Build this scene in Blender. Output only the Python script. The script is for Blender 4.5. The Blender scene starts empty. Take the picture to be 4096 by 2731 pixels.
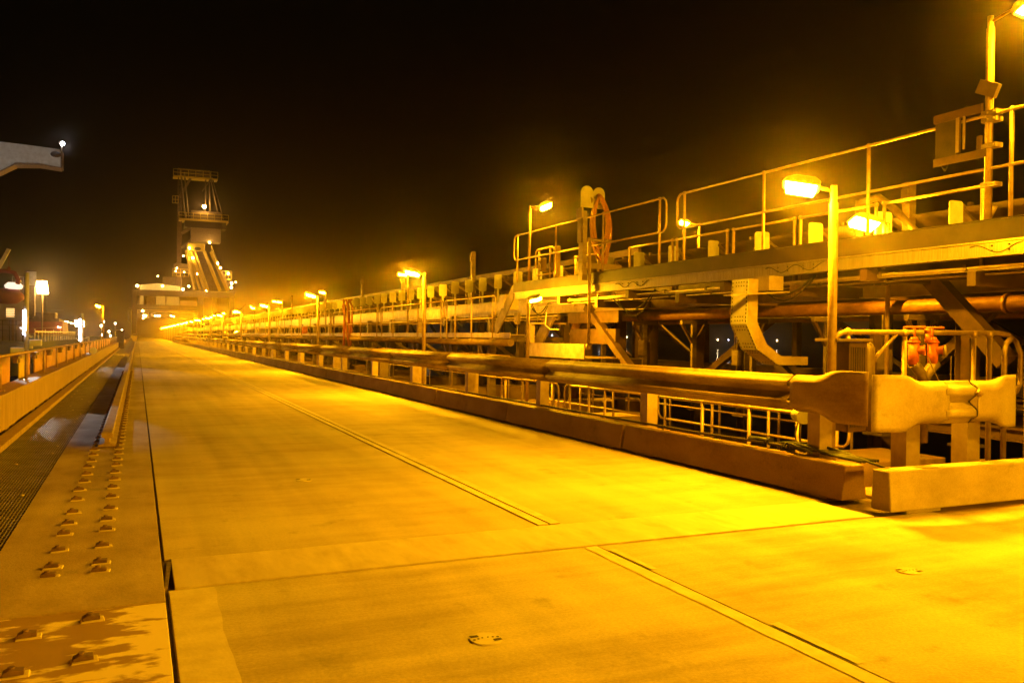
import bpy, math, random
from mathutils import Vector, Matrix
random.seed(7)
R = math.radians
sc = bpy.context.scene
# ---------------------------------------------------------------- camera
F_PX, W_PX = 3350.0, 4096.0
yaw = math.atan(1498.0 / 3350.0); pitch = math.atan(13.5 / 3350.0); roll = 0.012
fwd = Vector((math.sin(yaw) * math.cos(pitch), math.cos(yaw) * math.cos(pitch), -math.sin(pitch)))
right0 = Vector((math.cos(yaw), -math.sin(yaw), 0)); up0 = right0.cross(fwd)
right = right0 * math.cos(roll) + up0 * math.sin(roll)
up = up0 * math.cos(roll) - right0 * math.sin(roll)
cam_d = bpy.data.cameras.new('camera'); cam = bpy.data.objects.new('camera', cam_d)
sc.collection.objects.link(cam); sc.camera = cam
m = Matrix((right, up, -fwd)).transposed().to_4x4(); m.translation = Vector((0, 0, 1.4))
cam.matrix_world = m
cam_d.sensor_width = 36.0; cam_d.lens = 36.0 * F_PX / W_PX
cam_d.clip_start = 0.05; cam_d.clip_end = 6000
# ---------------------------------------------------------------- world (night)
w = bpy.data.worlds.new('World'); sc.world = w; w.use_nodes = True
bg = w.node_tree.nodes['Background']
bg.inputs[0].default_value = (1.0, 0.82, 0.4, 1); bg.inputs[1].default_value = 0.0006
# ---------------------------------------------------------------- render settings
sc.view_settings.view_transform = 'Standard'; sc.view_settings.look = 'None'
sc.view_settings.exposure = 0.0; sc.view_settings.gamma = 1.0
cy = sc.cycles
try:
    cy.use_denoising = True; cy.denoiser = 'OPENIMAGEDENOISE'
except Exception: pass
cy.max_bounces = 4; cy.diffuse_bounces = 2; cy.glossy_bounces = 2; cy.transmission_bounces = 1
cy.volume_bounces = 0; cy.transparent_max_bounces = 8
cy.sample_clamp_indirect = 3.0; cy.use_light_tree = True
cy.caustics_reflective = False; cy.caustics_refractive = False
LAMP = 2650.0          # radiance of a sodium lens
SODIUM = (1.0, 0.45, 0.003)
HAZE = 0.0010

# ================================================================ helpers
C = sc.collection
class MB:
    def __init__(s): s.v = []; s.f = []; s.sm = []
    def add(s, vs, fs, smooth=False):
        b = len(s.v); s.v += [tuple(q) for q in vs]
        for f in fs: s.f.append([i + b for i in f]); s.sm.append(smooth)
        return s
    def box(s, x0, x1, y0, y1, z0, z1):
        return s.add([(x0,y0,z0),(x1,y0,z0),(x1,y1,z0),(x0,y1,z0),(x0,y0,z1),(x1,y0,z1),(x1,y1,z1),(x0,y1,z1)],
              [(0,3,2,1),(4,5,6,7),(0,1,5,4),(1,2,6,5),(2,3,7,6),(3,0,4,7)])
    def beam(s, a, b, w, h, up=(0,0,1)):
        a = Vector(a); b = Vector(b); d = (b - a).normalized(); u = Vector(up)
        if abs(d.dot(u)) > 0.98: u = Vector((0,1,0))
        r = d.cross(u).normalized(); u = r.cross(d).normalized(); vs = []
        for p in (a, b):
            for i, j in ((-1,-1),(1,-1),(1,1),(-1,1)): vs.append(p + r*(i*w/2) + u*(j*h/2))
        return s.add(vs, [(0,3,2,1),(4,5,6,7),(0,1,5,4),(1,2,6,5),(2,3,7,6),(3,0,4,7)])
    def tube(s, pts, r, n=10, closed=False, caps=True):
        pts = [Vector(p) for p in pts]; N = len(pts); vs = []; fs = []
        prev = None
        for i, p in enumerate(pts):
            if closed: d = (pts[(i+1) % N] - pts[i-1]).normalized()
            elif i == 0: d = (pts[1] - p).normalized()
            elif i == N-1: d = (p - pts[i-1]).normalized()
            else: d = ((p - pts[i-1]).normalized() + (pts[i+1] - p).normalized()).normalized()
            if prev is None:
                u = Vector((0,0,1)) if abs(d.z) < 0.9 else Vector((0,1,0))
                a = d.cross(u).normalized()
            else:
                a = (prev - d * prev.dot(d)).normalized()
            prev = a; b = d.cross(a)
            rr = r[i] if isinstance(r, (list, tuple)) else r
            for k in range(n):
                t = 2*math.pi*k/n; vs.append(p + a*(math.cos(t)*rr) + b*(math.sin(t)*rr))
        for i in range(N if closed else N-1):
            j = (i+1) % N
            for k in range(n):
                fs.append((i*n+k, i*n+(k+1)%n, j*n+(k+1)%n, j*n+k))
        s.add(vs, fs, True)
        if caps and not closed:
            base = len(s.v) - len(vs)
            s.f.append([base+k for k in range(n)][::-1]); s.sm.append(False)
            s.f.append([base+(N-1)*n+k for k in range(n)]); s.sm.append(False)
        return s
    def ball(s, c, r, n=10, sz=1.0):
        vs = []; fs = []; m_ = n//2 + 1
        for i in range(m_+1):
            ph = math.pi*i/m_
            for k in range(n):
                t = 2*math.pi*k/n
                vs.append((c[0]+r*math.sin(ph)*math.cos(t), c[1]+r*math.sin(ph)*math.sin(t), c[2]+r*sz*math.cos(ph)))
        for i in range(m_):
            for k in range(n): fs.append((i*n+k, (i+1)*n+k, (i+1)*n+(k+1)%n, i*n+(k+1)%n))
        return s.add(vs, fs, True)
    def prism(s, prof, axis, a, b, smooth=False):
        """prof: closed 2-D outline; axis 'x','y','z' = extrusion axis from a to b"""
        n = len(prof)
        def P(u, v, t): return {'y': (u,t,v), 'x': (t,u,v), 'z': (u,v,t)}[axis]
        vs = [P(u,v,a) for u,v in prof] + [P(u,v,b) for u,v in prof]
        fs = [tuple(range(n)), tuple(range(2*n-1, n-1, -1))]
        s.add(vs, fs); base = len(s.v) - 2*n
        for i in range(n):
            j = (i+1) % n
            s.f.append([base+i, base+n+i, base+n+j, base+j]); s.sm.append(smooth)
        return s
    def sheet(s, prof, axis, a, b, t):
        """open outline thickened by t along its normals"""
        P_ = []; n = len(prof)
        for i,(u,v) in enumerate(prof):
            p0 = prof[max(i-1,0)]; p1 = prof[min(i+1,n-1)]
            dx, dy = p1[0]-p0[0], p1[1]-p0[1]; L = math.hypot(dx,dy) or 1
            P_.append((u - dy/L*t, v + dx/L*t))
        return s.prism(list(prof) + P_[::-1], axis, a, b, True)
    def build(s, name, mt, parent=None, loc=None, bevel=0, recalc=True):
        me = bpy.data.meshes.new(name); me.from_pydata(s.v, [], s.f); me.materials.append(mt)
        me.polygons.foreach_set('use_smooth', s.sm)
        if recalc:
            import bmesh
            bm = bmesh.new(); bm.from_mesh(me); bmesh.ops.recalc_face_normals(bm, faces=bm.faces); bm.to_mesh(me); bm.free()
        me.update()
        o = bpy.data.objects.new(name, me); C.objects.link(o)
        if parent: o.parent = parent
        if loc: o.location = loc
        if bevel:
            b = o.modifiers.new('bevel', 'BEVEL'); b.width = bevel; b.segments = 2; b.limit_method = 'ANGLE'; b.angle_limit = R(40)
        return o

def thing(name, label, cat, loc=(0,0,0), group=None, rotz=0):
    o = bpy.data.objects.new(name, None); C.objects.link(o); o.location = loc; o.rotation_euler = (0,0,rotz)
    o.empty_display_size = 0.2
    o['label'] = label; o['category'] = cat
    if group: o['group'] = group
    return o
def tag(o, label, cat, group=None, kind=None):
    o['label'] = label; o['category'] = cat
    if group: o['group'] = group
    if kind: o['kind'] = kind
    return o
def struct(o): o['kind'] = 'structure'; return o
def copy_tree(o, loc, label=None, rotz=None, group=None):
    c = o.copy(); C.objects.link(c); c.location = loc
    if rotz is not None: c.rotation_euler = (0,0,rotz)
    if label: c['label'] = label
    if group: c['group'] = group
    for ch in list(o.children):
        d = ch.copy(); C.objects.link(d); d.parent = c
        for g in list(ch.children):
            e = g.copy(); C.objects.link(e); e.parent = d
    return c
_ones = ['', 'first','second','third','fourth','fifth','sixth','seventh','eighth','ninth','tenth','eleventh','twelfth','thirteenth',
 'fourteenth','fifteenth','sixteenth','seventeenth','eighteenth','nineteenth']
_tens = {2:'twenty',3:'thirty',4:'forty',5:'fifty',6:'sixty',7:'seventy',8:'eighty',9:'ninety'}
_tenth = {2:'twentieth',3:'thirtieth',4:'fortieth',5:'fiftieth',6:'sixtieth',7:'seventieth',8:'eightieth',9:'ninetieth'}
def nth(n):
    if n < 20: return _ones[n]
    t, u = divmod(n, 10)
    return _tenth[t] if u == 0 else _tens[t] + '-' + _ones[u]

# ================================================================ materials
def mat(name, c1, c2=None, scale=3.0, rough=0.6, metal=0.0, bump=0.0, bscale=40.0, stretch=(1,1,1), contrast=(0.35,0.65), c3=None, scale3=0.7, grit=0):
    mt = bpy.data.materials.new(name); mt.use_nodes = True
    nt = mt.node_tree; N = nt.nodes; L = nt.links
    b = N['Principled BSDF']; b.inputs['Roughness'].default_value = rough; b.inputs['Metallic'].default_value = metal
    b.inputs['Base Color'].default_value = (*c1, 1)
    geo = N.new('ShaderNodeNewGeometry'); mp = N.new('ShaderNodeMapping'); mp.inputs['Scale'].default_value = stretch
    L.new(geo.outputs['Position'], mp.inputs['Vector'])
    if c2:
        n = N.new('ShaderNodeTexNoise'); n.inputs['Scale'].default_value = scale; n.inputs['Detail'].default_value = 7; n.inputs['Roughness'].default_value = 0.62
        L.new(mp.outputs['Vector'], n.inputs['Vector'])
        r = N.new('ShaderNodeMapRange'); r.inputs[1].default_value = contrast[0]; r.inputs[2].default_value = contrast[1]
        L.new(n.outputs['Fac'], r.inputs[0])
        mx = N.new('ShaderNodeMix'); mx.data_type = 'RGBA'; L.new(r.outputs[0], mx.inputs[0])
        mx.inputs[6].default_value = (*c1, 1); mx.inputs[7].default_value = (*c2, 1); out = mx.outputs[2]
        if c3:
            n3 = N.new('ShaderNodeTexNoise'); n3.inputs['Scale'].default_value = scale3; n3.inputs['Detail'].default_value = 4
            L.new(geo.outputs['Position'], n3.inputs['Vector'])
            r3 = N.new('ShaderNodeMapRange'); r3.inputs[1].default_value = 0.45; r3.inputs[2].default_value = 0.7
            L.new(n3.outputs['Fac'], r3.inputs[0])
            m3 = N.new('ShaderNodeMix'); m3.data_type = 'RGBA'; L.new(r3.outputs[0], m3.inputs[0]); L.new(out, m3.inputs[6]); m3.inputs[7].default_value = (*c3, 1)
            out = m3.outputs[2]
        L.new(out, b.inputs['Base Color'])
        rr = N.new('ShaderNodeMapRange'); rr.inputs[3].default_value = max(rough-0.12, 0.05); rr.inputs[4].default_value = min(rough+0.15, 1)
        L.new(n.outputs['Fac'], rr.inputs[0]); L.new(rr.outputs[0], b.inputs['Roughness'])
    if grit:
        src = b.inputs['Base Color'].links[0].from_socket
        g1 = N.new('ShaderNodeTexNoise'); g1.inputs['Scale'].default_value = 55; g1.inputs['Detail'].default_value = 6; g1.inputs['Roughness'].default_value = .8; L.new(geo.outputs['Position'], g1.inputs['Vector'])
        g2_ = N.new('ShaderNodeMapRange'); g2_.inputs[1].default_value = .3; g2_.inputs[2].default_value = .7; g2_.inputs[3].default_value = 1-grit; g2_.inputs[4].default_value = 1+grit*.6; L.new(g1.outputs['Fac'], g2_.inputs[0])
        mp2 = N.new('ShaderNodeMapping'); mp2.inputs['Scale'].default_value = (2.3,.10,1); L.new(geo.outputs['Position'], mp2.inputs['Vector'])
        g3 = N.new('ShaderNodeTexNoise'); g3.inputs['Scale'].default_value = 1.4; g3.inputs['Detail'].default_value = 5; L.new(mp2.outputs[0], g3.inputs['Vector'])
        g4 = N.new('ShaderNodeMapRange'); g4.inputs[1].default_value = .35; g4.inputs[2].default_value = .65; g4.inputs[3].default_value = .86; g4.inputs[4].default_value = 1.06; L.new(g3.outputs['Fac'], g4.inputs[0])
        g5 = N.new('ShaderNodeTexNoise'); g5.inputs['Scale'].default_value = 2.1; g5.inputs['Detail'].default_value = 9; g5.inputs['Roughness'].default_value = .72; L.new(geo.outputs['Position'], g5.inputs['Vector'])
        g6 = N.new('ShaderNodeMapRange'); g6.inputs[1].default_value = .28; g6.inputs[2].default_value = .42; g6.inputs[3].default_value = .6; g6.inputs[4].default_value = 1.0; L.new(g5.outputs['Fac'], g6.inputs[0])
        a_ = N.new('ShaderNodeMath'); a_.operation = 'MULTIPLY'; L.new(g2_.outputs[0], a_.inputs[0]); L.new(g4.outputs[0], a_.inputs[1])
        b_ = N.new('ShaderNodeMath'); b_.operation = 'MULTIPLY'; L.new(a_.outputs[0], b_.inputs[0]); L.new(g6.outputs[0], b_.inputs[1])
        vm = N.new('ShaderNodeVectorMath'); vm.operation = 'SCALE'; L.new(src, vm.inputs[0]); L.new(b_.outputs[0], vm.inputs['Scale']); L.new(vm.outputs[0], b.inputs['Base Color'])
    if bump:
        n2 = N.new('ShaderNodeTexNoise'); n2.inputs['Scale'].default_value = bscale; n2.inputs['Detail'].default_value = 5
        L.new(mp.outputs['Vector'], n2.inputs['Vector'])
        bp = N.new('ShaderNodeBump'); bp.inputs['Strength'].default_value = bump; bp.inputs['Distance'].default_value = 0.01
        L.new(n2.outputs['Fac'], bp.inputs['Height']); L.new(bp.outputs[0], b.inputs['Normal'])
    return mt
def emis(name, col, s):
    mt = bpy.data.materials.new(name); mt.use_nodes = True; N = mt.node_tree.nodes
    b = N['Principled BSDF']; b.inputs['Base Color'].default_value = (0.8,0.8,0.8,1)
    b.inputs['Emission Color'].default_value = (*col, 1); b.inputs['Emission Strength'].default_value = s
    return mt
M = {}
M['deck'] = mat('deck_concrete', (.53,.415,.28), (.38,.28,.17), 1.6, .8, 0, .5, 60, (0.55,1.7,1), (.3,.72), (.56,.47,.33), 0.45, grit=.22)
M['deck2'] = mat('deck_concrete_worn', (.56,.44,.29), (.34,.25,.145), 1.1, .8, 0, .5, 50, (0.5,3.2,1), (.35,.7), (.58,.49,.34), 0.6, grit=.25)
M['band'] = mat('joint_band_concrete', (.64,.54,.38), (.50,.40,.27), 6, .8, 0, .2, 60)
M['dirt'] = mat('dark_joint_filler', (.13,.08,.045), (.08,.05,.03), 20, .9)
M['slab'] = mat('track_slab_concrete', (.42,.31,.2), (.26,.17,.1), 2.6, .75, 0, .35, 50, (1.4,.8,1), (.3,.75), (.46,.35,.23), 0.9, grit=.2)
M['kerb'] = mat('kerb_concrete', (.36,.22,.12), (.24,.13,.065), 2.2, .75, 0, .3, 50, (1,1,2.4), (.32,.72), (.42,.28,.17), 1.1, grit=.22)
M['kerb2'] = mat('lit_tone_kerb_concrete', (.54,.42,.28), (.42,.31,.19), 2.0, .75, 0, .3, 50, (1,1,2.4), (.32,.72), grit=.18)  # kerb concrete lightened: the lit look of its front is in the colour
M['wall'] = mat('wall_concrete', (.50,.34,.19), (.30,.18,.09), 5, .75, 0, .25, 50, (2,3.5,.35), (.3,.75))
M['galv'] = mat('galvanised_steel', (.47,.35,.23), (.29,.19,.11), 6, .42, .45, .05, 60, (1,1,1), (.3,.7))
M['galvdark'] = mat('dusty_galvanised_steel', (.22,.15,.095), (.12,.075,.045), 5, .5, .35, .08, 60)
M['pipe'] = mat('handrail_pipe', (.50,.35,.20), (.36,.21,.10), 9, .45, .25, 0)
M['piperust'] = mat('dusty_red_pipe', (.26,.12,.055), (.17,.07,.03), 7, .5, .2, .1, 60)
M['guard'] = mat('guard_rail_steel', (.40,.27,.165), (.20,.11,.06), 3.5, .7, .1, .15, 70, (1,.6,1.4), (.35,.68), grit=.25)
M['steel'] = mat('brown_structural_steel', (.15,.08,.042), (.075,.04,.022), 3, .6, .15, .1, 40)
M['steel2'] = mat('grey_structural_steel', (.26,.18,.11), (.15,.095,.055), 3, .5, .35, .08, 40, (1,1,3))
M['girder'] = mat('streaked_girder_steel', (.46,.38,.27), (.25,.18,.11), 10, .3, .5, .05, 50, (1,6,.3), (.3,.75))
M['dark'] = mat('dark_dirty_steel', (.075,.05,.035), (.04,.028,.02), 4, .6, .2)
M['belt'] = mat('black_belt_rubber', (.05,.035,.028), (.09,.05,.03), 5, .75)
M['plate'] = mat('white_plate', (.62,.57,.48), (.42,.35,.25), 6, .45, 0, .03, 60, (1,1,1), (.4,.8))
M['orange'] = mat('red_valve_paint', (.72,.16,.05), (.45,.10,.04), 12, .5, 0, .15, 80)
M['hose'] = mat('orange_hose_rubber', (.50,.20,.08), (.34,.13,.05), 12, .6)
M['black'] = mat('black_rubber', (.025,.02,.018), None, 1, .6)
M['panel'] = mat('painted_infill_panel', (.66,.30,.07), (.5,.2,.05), 2, .55, 0, .05, 40, (1,.6,2))
M['cream'] = mat('cream_cladding', (.72,.66,.5), (.6,.52,.36), 4, .5)
M['white'] = mat('white_paint', (.75,.74,.7), (.6,.57,.5), 3, .45)
M['navy'] = mat('navy_hull_paint', (.018,.022,.045), (.03,.03,.04), 1, .85)
M['red'] = mat('red_oxide_paint', (.30,.06,.035), (.2,.05,.03), 2, .5)
M['yellow'] = mat('yellow_paint', (.75,.52,.06), (.6,.4,.05), 5, .5)
M['guard2'] = mat('lit_tone_guard_rail_steel', (.56,.43,.29), (.40,.28,.17), 2.5, .5, .2, .12, 70, (1,1,1), (.35,.7), grit=.2)  # guard rail steel lightened, lamp light on the short rail painted in
M['edge'] = mat('dark_brown_edge_steel', (.055,.030,.016), (.035,.02,.011), 3, .55, .1, .05, 40)  # very dark brown for the gallery edge beam and loader frame
M['cover'] = mat('scuffed_cover_plate', (.58,.47,.32), (.42,.32,.2), 2.2, .65, .05, .15, 60, (2.5,.7,1), (.35,.62), (.5,.4,.27), 3)
M['shipgrey'] = mat('lilac_grey_ship_paint', (.36,.33,.37), (.28,.24,.24), 1.5, .6)
M['rail'] = mat('crane_rail_steel', (.36,.25,.15), (.24,.15,.08), 8, .66, .15, .08, 60)
M['grate'] = mat('grating_steel', (.30,.24,.16), (.2,.15,.09), 4, .5, .35)
M['grout'] = mat('clip_grout', (.62,.5,.32), (.5,.38,.22), 12, .8)
M['clip'] = mat('rusted_clip', (.20,.11,.06), (.11,.06,.03), 16, .6, .3, .3, 60)
M['housing'] = mat('lamp_housing_grey', (.4,.35,.28), (.3,.25,.18), 8, .5, .3)
M['water'] = mat('dark_sea_water', (.006,.008,.01), None, 1, .12, 0, .6, .5)
M['shore'] = mat('far_dark_land', (.03,.024,.018), (.02,.016,.012), .05, .9)
M['lens'] = emis('sodium_lamp_lens', SODIUM, LAMP)
M['lensfar'] = emis('far_sodium_lens', (1.0,.62,.17), 110)
M['lenswhite'] = emis('warm_white_floodlight_lens', (1.0,.58,.14), 130)
M['tubewhite'] = emis('bluish_white_tube_lens', (.75,.72,1.0), 60)
M['stripviolet'] = emis('violet_white_strip_lens', (.42,.36,1.0), 9)
M['window'] = emis('lit_window_glass', (1.0,.6,.2), 1.6)
M['canopyglow'] = emis('white_canopy_emission', (1.0,.8,.6), 1.3)  # canopy brightness is plain emission, there is no lamp in it
M['smallwhite'] = emis('small_white_lamp', (.8,.85,1.0), 40)
M['smallwarm'] = emis('small_warm_lamp', (1.0,.7,.35), 60)

# ---- slab with peeled film near the camera
def peeled():
    mt = bpy.data.materials.new('peeling_dust_film'); mt.use_nodes = True; nt = mt.node_tree; N = nt.nodes; L = nt.links
    b = N['Principled BSDF']; b.inputs['Roughness'].default_value = .7
    geo = N.new('ShaderNodeNewGeometry'); sep = N.new('ShaderNodeSeparateXYZ'); L.new(geo.outputs['Position'], sep.inputs[0])
    mp = N.new('ShaderNodeMapping'); mp.inputs['Scale'].default_value = (2.6, 5.5, 1); L.new(geo.outputs['Position'], mp.inputs['Vector'])
    n = N.new('ShaderNodeTexNoise'); n.inputs['Scale'].default_value = 1.5; n.inputs['Detail'].default_value = 7; n.inputs['Roughness'].default_value = .55; L.new(mp.outputs[0], n.inputs['Vector'])
    def mr(src, a, b_, c, d):
        r = N.new('ShaderNodeMapRange'); r.inputs[1].default_value = a; r.inputs[2].default_value = b_; r.inputs[3].default_value = c; r.inputs[4].default_value = d
        L.new(src, r.inputs[0]); return r.outputs[0]
    e = mr(sep.outputs[0], -0.12, 0.14, 0.0, 0.2)       # peeled most along the joint
    e2 = mr(sep.outputs[0], -0.95, -0.45, 0.09, 0.02)
    a1 = N.new('ShaderNodeMath'); L.new(n.outputs['Fac'], a1.inputs[0]); L.new(e, a1.inputs[1])
    a2 = N.new('ShaderNodeMath'); L.new(a1.outputs[0], a2.inputs[0]); L.new(e2, a2.inputs[1])
    th = mr(a2.outputs[0], .55, .62, 0, 1)
    n2 = N.new('ShaderNodeTexNoise'); n2.inputs['Scale'].default_value = 9; n2.inputs['Detail'].default_value = 6; L.new(geo.outputs['Position'], n2.inputs['Vector'])
    mxa = N.new('ShaderNodeMix'); mxa.data_type = 'RGBA'; L.new(n2.outputs['Fac'], mxa.inputs[0]); mxa.inputs[6].default_value = (.26,.155,.085,1); mxa.inputs[7].default_value = (.35,.22,.13,1)
    mxb = N.new('ShaderNodeMix'); mxb.data_type = 'RGBA'; L.new(th, mxb.inputs[0]); L.new(mxa.outputs[2], mxb.inputs[6]); mxb.inputs[7].default_value = (.74,.60,.40,1)
    L.new(mxb.outputs[2], b.inputs['Base Color'])
    bp = N.new('ShaderNodeBump'); bp.inputs['Strength'].default_value = .4; bp.inputs['Distance'].default_value = .004; bp.invert = True
    L.new(th, bp.inputs['Height']); L.new(bp.outputs[0], b.inputs['Normal'])
    return mt
M['peel'] = peeled()

# ================================================================ SETTING: water, shore, deck
far = 2600
mb = MB(); mb.box(-900, 1400, -60, far, -10.5, -9); struct(mb.build('water', M['water']))
mb = MB(); prof = [(-900,-10)]
x = -900
while x < 1400:
    prof.append((x, -9 + 8 + 6*abs(math.sin(x*.011)) + random.uniform(0,3))); x += 40
prof.append((1400,-10)); mb.prism(prof, 'y', far-300, far-100); struct(mb.build('hills', M['shore']))

Y0, Y1 = -14.0, 420.0
JX = 5.60      # transverse joint
# main carriageway slabs: real slabs with gaps between them
def slab(x0, x1, ya, yb, mt, zt=0.0, name='road'):
    m_ = MB(); m_.box(x0, x1, ya, yb, -0.013, zt)
    return struct(m_.build(name, mt, bevel=0.003))
b = MB(); b.box(-1.6, -.78, Y0, Y1, -0.9, -0.3); b.box(-.775, 6.1, Y0, Y1, -0.9, -0.014); struct(b.build('deck_substructure', M['dirt']))
ys = [Y0, 4.93]
slab(6.066, 16.0, Y0, 4.86, M['deck2'], -.010); _b = MB(); _b.box(6.05, 16.0, Y0, 4.87, -.5, -.024); struct(_b.build('outer_deck_base', M['dirt']))
slab(.165, 2.845, Y0, 4.93, M['deck2']); slab(2.862, 6.05, Y0, 4.925, M['deck2'])
jy = [5.62, 16.6, 27.8, 39.0, 50.2, 61.4, 72.6, 100, 130, 160, 200, 260, 330, 420]
for i in range(len(jy)-1):
    a, c = jy[i], jy[i+1] - .016
    slab(.165, 2.84, a, c, M['deck']); slab(2.848, 6.05, a, c, M['deck'])
# steel joint cover plates across the road
def cover(x0, x1, ya, yb, lab, z=.008, mt='band'):
    m_ = MB(); m_.box(x0, x1, ya, yb, -.013, z)
    return struct(m_.build('joint_cover_plate', M[mt], bevel=.004))
cover(.20, 5.42, 4.945, 5.588, '', mt='cover')
# pale bands either side of the joints, worn lines beside the track joint
def strip(x0, x1, ya, yb, mt='band', z=.004):
    m_ = MB(); n = max(2, int((yb-ya)/.25)); n = min(n, 160)
    for i in range(n):
        a = ya+(yb-ya)*i/n; c = ya+(yb-ya)*(i+1)/n
        w0 = x0; w1 = x1
        m_.box(w0, w1, a, c, -.02, z)
    return struct(m_.build('road_joint_band', M[mt]))
def wavy(x0, x1, ya, yb, amp, z=.004, step=.12, side=1):
    m_ = MB(); vs = []; n = int((yb-ya)/step); a = 0
    for i in range(n+1):
        y = ya+(yb-ya)*i/n; a = a*.8 + random.uniform(-amp, amp)
        if side > 0: vs += [(x0,y,z),(x1+a,y,z)]
        else: vs += [(x0+a,y,z),(x1,y,z)]
    m_.add(vs, [(2*i,2*i+1,2*i+3,2*i+2) for i in range(n)])
    return struct(m_.build('road_joint_band', M['band']))
for xa, xb in ((2.748,2.834),(2.852,2.938)):
    m_ = MB(); m_.prism([(xa,.0005),(xb,.0005),(xb,.009),(xa,.009)], 'y', 5.63, 300)
    struct(m_.build('joint_nosing', M['band'], bevel=.003))
wavy(2.74, 2.843, Y0, 4.92, .006, side=-1)
for a, c in ((4.3,4.8),(2.7,3.25)): wavy(2.87, 2.92, a, c, .008, z=.005)
wavy(.17, .41, Y0, 4.9, .01)
# track slab at the left
slab(-.79, .147, Y0, 4.72, M['peel'], 0, 'track_slab')
b = MB(); b.box(-.79, .147, 4.724, 5.416, -.013, .010); struct(b.build('track_slab_cover_plate', M['slab'], bevel=.004))
prev = 5.42
for yy in (18.2, 30.4, 42.6, 60, 90, 130, 180, 260, 420):
    slab(-.79, .147, prev+.004, yy, M['slab'], 0, 'track_slab'); prev = yy
b = MB(); b.box(-1.62, -1.44, Y0, Y1, -.5, .06); struct(b.build('kerb_ledge', M['wall'], bevel=.01))
# gritted joint edge flap at the corner of the cover plate
b = MB(); b.prism([(.135,4.95),(.165,5.0),(.2,5.5),(.19,5.55),(.175,5.5),(.15,5.02)], 'z', -.05, .006); struct(b.build('broken_joint_filler', M['dirt']))

# grating walkway (bars run along Y)
def grating(x0, x1, ya, yb, z, nbars, cross, thk=.006, depth=.03):
    m_ = MB()
    for i in range(nbars+1):
        xx = x0+(x1-x0)*i/nbars; m_.box(xx-thk/2, xx+thk/2, ya, yb, z-depth, z)
    y = ya
    while y < yb:
        m_.box(x0, x1, y-.004, y+.004, z-.012, z-.003); y += cross
    return m_
g = thing('walkway_grating', 'long dull green grey steel grating walkway between the track slab and the low wall', 'grating', (-1.11, 5, 0))
mbg = grating(-.33, .325, -19, 55, -.004, 26, .1); mbg.build('grating_bars', M['grate'], g)
b = MB(); b.box(-.33, .325, 55, 300, -.04, -.004); b.build('far_grating_panel', M['grate'], g)
b = MB()
for yy in range(-19, 55, 1): b.box(-.33, .325, yy-.02, yy+.02, -.09, -.035)
b.build('bearer', M['dark'], g)
b = MB()
for k in range(26): 
    yy = -3 + k*.9; b.ball((random.choice([-.2,.05,.22,-.05]), yy + random.uniform(-.2,.2), 0), .018, 8, .5)
b.build('fixing_clips', M['grout'], g)

# low wall of precast concrete panels beside the grating
wj = [-14, -9, -4, 1, 5.5, 9.0, 12.2, 14.0, 17.25, 19.9, 23.5, 27, 30.5, 34, 37.3, 42, 48, 54, 62, 72, 84, 98, 115, 135]
for i in range(len(wj)-1):
    a, c = wj[i]+.012, wj[i+1]-.012
    m_ = MB(); m_.box(-1.93, -1.60, a, c, .10, .575); 
    m_.box(-1.9, -1.66, a+.15, min(a+.5, c), .0, .10); m_.box(-1.9, -1.66, max(c-.5,a), c-.15, .0, .10)
    o = m_.build('low_concrete_wall', M['wall'], bevel=.012)
    vis = i - 5
    lab = ('low stained concrete wall block behind the camera beside the grating, %s from the joint' % nth(6-i)) if i < 6 else 'low stained concrete wall block beside the grating, %s block from the near left edge' % nth(i-5)
    tag(o, lab, 'wall', 'precast blocks of the low wall along the grating')
b = MB(); b.box(-2.4, -1.93, Y0, Y1, -.9, .02); struct(b.build('outer_ledge', M['wall']))

# handrail on the low wall
hr = thing('wall_handrail', 'dull yellow pipe handrail running along the low wall on the left', 'handrail', (-1.75, 13.6, .575))
b = MB(); b.tube([(0,-24,.48),(0,140,.48)], .024, 10); b.build('top_rail', M['pipe'], hr)
py = -21.0; k = 0
while py < 120:
    m_ = MB(); m_.tube([(0,py,0),(0,py,.48)], .022, 8); m_.ball((0,py,.48), .036); m_.box(-.06,.06,py-.06,py+.06,0,.012)
    m_.build('post', M['pipe'], hr); py += 3.0
pn = [(-12,-8.1),(-8,-4.1),(-4,-.1),(0,3.9),(4,7.9),(8,11.9),(12,16.4),(17.65,18.6),(19.0,19.3),(20.15,22.45),(22.75,25.5),(25.56,28.4),(28.45,31.5),(31.55,34.5),(34.6,38.5),(38.6,43),(43.1,48),(48.1,54),(54.1,62),(62.1,72)]
for i, (a, c) in enumerate(pn):
    m_ = MB(); m_.box(-1.99, -1.965, a, c, .50, 1.0)
    o = m_.build('infill_panel', M['panel'] if i != 7 else M['yellow'], bevel=.004)
    if a < 12: lab = 'orange painted infill panel on the wall behind the camera, %s from the picture edge' % nth(7-i)
    else: lab = ('pale yellow' if i == 7 else 'orange') + ' painted infill panel behind the wall handrail, %s from the near edge' % nth(i-5)
    tag(o, lab, 'panel', 'infill panels behind the handrail')
for k in range(9):
    yy = 15.4 + k*2.9 + (0 if k else .3)
    m_ = MB(); m_.box(-.03,.06,-.25,.25,-.05,0); m_.box(-.02,.04,-.2,-.05,-.12,-.05); m_.box(-.02,.04,.08,.2,-.12,-.05)
    o = m_.build('cable_clamp', M['clip'], loc=(-1.80, yy, 1.02))
    tag(o, 'rusty clamp bracket under the wall handrail, %s from the near edge' % nth(k+1), 'bracket', 'clamp brackets under the wall handrail')

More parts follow.
